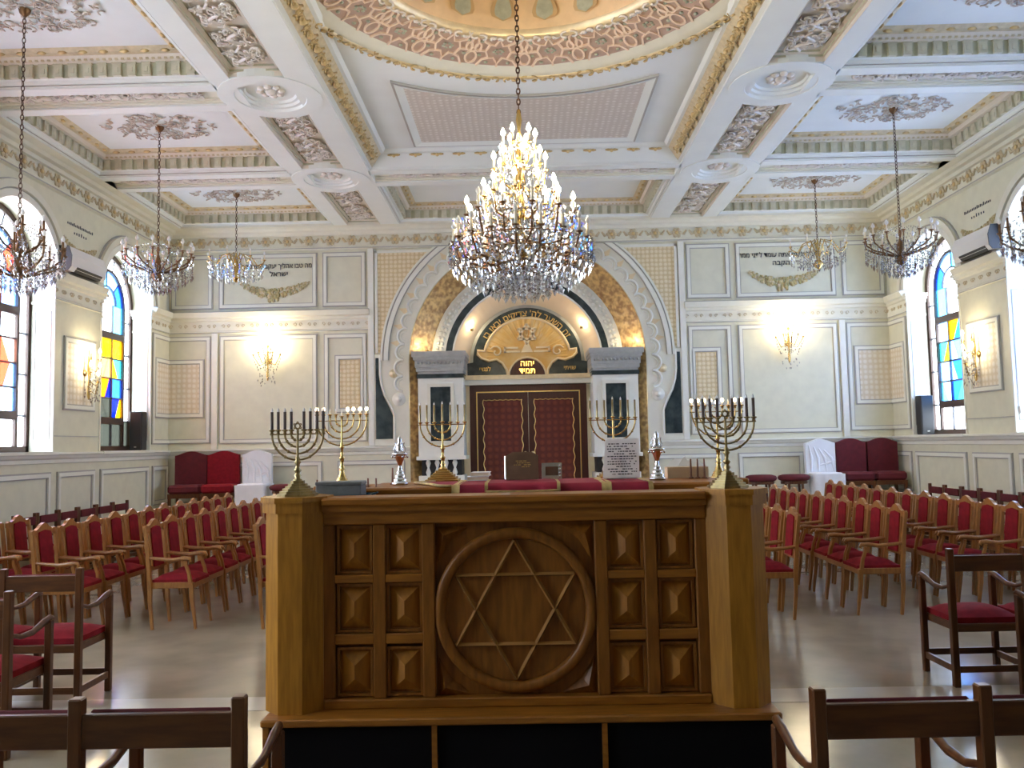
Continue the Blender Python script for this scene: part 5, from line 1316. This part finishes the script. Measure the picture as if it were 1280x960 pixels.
# ---- wall sconces
def sconce(loc, rz, label, kind, power, group):
    t = thing('wall_sconce', label, 'sconce', loc, rz, group)        # local -y faces the room
    part('back_plate', MB().lathe([(0, 0), (.05, .0), (.055, .012), (.03, .025), (0, .03)], 14).xf(R(pi / 2, 'X')), 'brass', t)
    cr = MB(); Mw = Matrix.LocRotScale(Vector(loc), Matrix.Rotation(rz, 3, 'Z').to_quaternion(), None)
    if kind == 'fan':
        part('stem', MB().lathe([(.012, -.38), (.03, -.3), (.015, -.1), (.035, 0), (.015, .2), (.03, .28), (0, .34)], 10, (0, -.10, 0)), 'brass', t)
        pts = [(-.26, -.16, .12), (-.14, -.24, .16), (.0, -.28, .10), (.14, -.24, .16), (.26, -.16, .12), (-.09, -.16, .34), (.09, -.16, .34)]
    else:
        part('stem', MB().lathe([(.012, -.42), (.025, -.34), (.012, -.1), (.03, .1), (.012, .3), (0, .42)], 10, (0, -.07, 0)), 'brass', t)
        pts = [(-.13, -.17, .22), (.13, -.17, .22), (-.14, -.17, .0), (.14, -.17, .0), (0, -.22, -.14)]
    for p in pts:
        part('arm', MB().tube([(0, -.09, p[2] - .14), (p[0] * .6, p[1] * .8, p[2] - .20), (p[0], p[1], p[2] - .02)], .008, 5), 'brass', t); candle(t, p, True, 'brass')
        for q in range(5): cr.octa((p[0] * (1 - .08 * q), p[1] + .01 * q, p[2] - .08 - .05 * q), .013, .04)
        strand(cr, p, (0, -.1, p[2] - .34), .05, 6, .022)
    for i in range(30): cr.octa((random.uniform(-.17, .17), random.uniform(-.2, -.06), random.uniform(-.48, -.1)), .012, .035)
    part('crystal_drops', cr, 'crystal', t, kind='stuff')
    for p in (((-.2, -.22, .26), (.2, -.22, .26), (0, -.2, .44)) if kind == 'fan' else ((0, -.24, .30), (0, -.24, .08))):
        lamp('sconce_light', Mw @ Vector(p), power, WARM, .05)
sconce((-5.03, YB - .002, 3.45), 0, 'lit crystal wall sconce on the ark wall left of the ark', 'fan', 9, 'ark wall sconces')
sconce((5.03, YB - .002, 3.58), 0, 'lit crystal wall sconce on the ark wall right of the ark', 'fan', 9, 'ark wall sconces')
sconce((-7 + .014, 12.88, 3.0), pi / 2, 'lit crystal sconce on the pier between the left windows', 'tall', 7, 'pier sconces')
sconce((7 - .014, 12.88, 3.0), -pi / 2, 'lit crystal sconce on the pier between the right windows', 'tall', 7, 'pier sconces')

# ---- air conditioners and loudspeakers
def aircon(sx, label):
    t = thing('air_conditioner', label, 'air conditioner', (sx * 7, 12.56, 4.47), pi / 2 if sx < 0 else -pi / 2)
    y1 = .24
    part('case', MB().prism([(-.005, .0), (-.18, .0), (-.225, .06), (-.235, .22), (-.19, .36), (-.005, .37)], -.50, .50, 'x'), 'white_plastic', t)
    part('end_cap', MB().prism([(-.0, .0), (-.18, -.002), (-.228, .06), (-.238, .22), (-.19, .364), (-.0, .374)], .50 * (1 if sx > 0 else 1), .515, 'x'), 'black' if sx > 0 else 'white_plastic', t)
    part('end_cap', MB().prism([(-.0, .0), (-.18, -.002), (-.228, .06), (-.238, .22), (-.19, .364), (-.0, .374)], -.515, -.50, 'x'), 'black' if sx < 0 else 'white_plastic', t)
    part('air_outlet', MB().prism([(-.12, -.004), (-.185, -.004), (-.23, .055), (-.225, .075)], -.34, .40, 'x'), 'black', t)
    for i in range(3): part('louvre', MB().box(-.34, .40, -.214 + i * .018, -.208 + i * .018, .0 + .03 - i * .013, .045 - i * .013), 'white_plastic', t)
aircon(-1, 'white air conditioner on the pier between the left windows'); aircon(1, 'white air conditioner on the pier between the right windows')
def speaker(sx, y, label, m2):
    t = thing('loudspeaker', label, 'loudspeaker', (sx * 7.13, y, SILL + .026), 0)
    part('cabinet', MB().box(-.11, .11, -.10, .10, 0, .70, .008), 'black', t)
    part('grille', MB().box(-.095, .095, -.108, -.10, .03, .67), 'black', t)
    part('side_panel', MB().box(*( (.11, .114) if sx < 0 else (-.114, -.11)), -.09, .09, .02, .68), m2, t)
    part('brand_plate', MB().box(-.02, .02, -.112, -.108, .05, .07), 'trim_grey', t)
speaker(-1, 15.02, 'tall black loudspeaker on the left window sill near the corner', 'black'); speaker(1, 15.02, 'tall black loudspeaker on the right window sill near the corner', 'black')

# ---- small wall fittings
sp_ = thing('wall_fitting', 'small black spotlight high on the ark wall beside the great chandelier', 'fitting', (1.27, YB - .05, 5.42))  # small black fitting of unclear kind
part('bracket', MB().box(-.02, .02, -.10, 0, -.02, .02), 'black', sp_); part('housing', MB().lathe([(0, -.12), (.055, -.12), (.06, -.08), (.05, .08), (.02, .10), (0, .10)], 12, (0, -.15, 0)), 'black', sp_)
jb = thing('junction_box', 'small white socket box on the window jamb at the right edge', 'socket box', (7.10, 12.018, 2.10))
part('case', MB().box(-.07, .07, -.035, 0, -.05, .05, .006), 'white_plastic', jb); part('cover', MB().box(-.055, .055, -.04, -.035, -.036, .036), 'paper', jb)
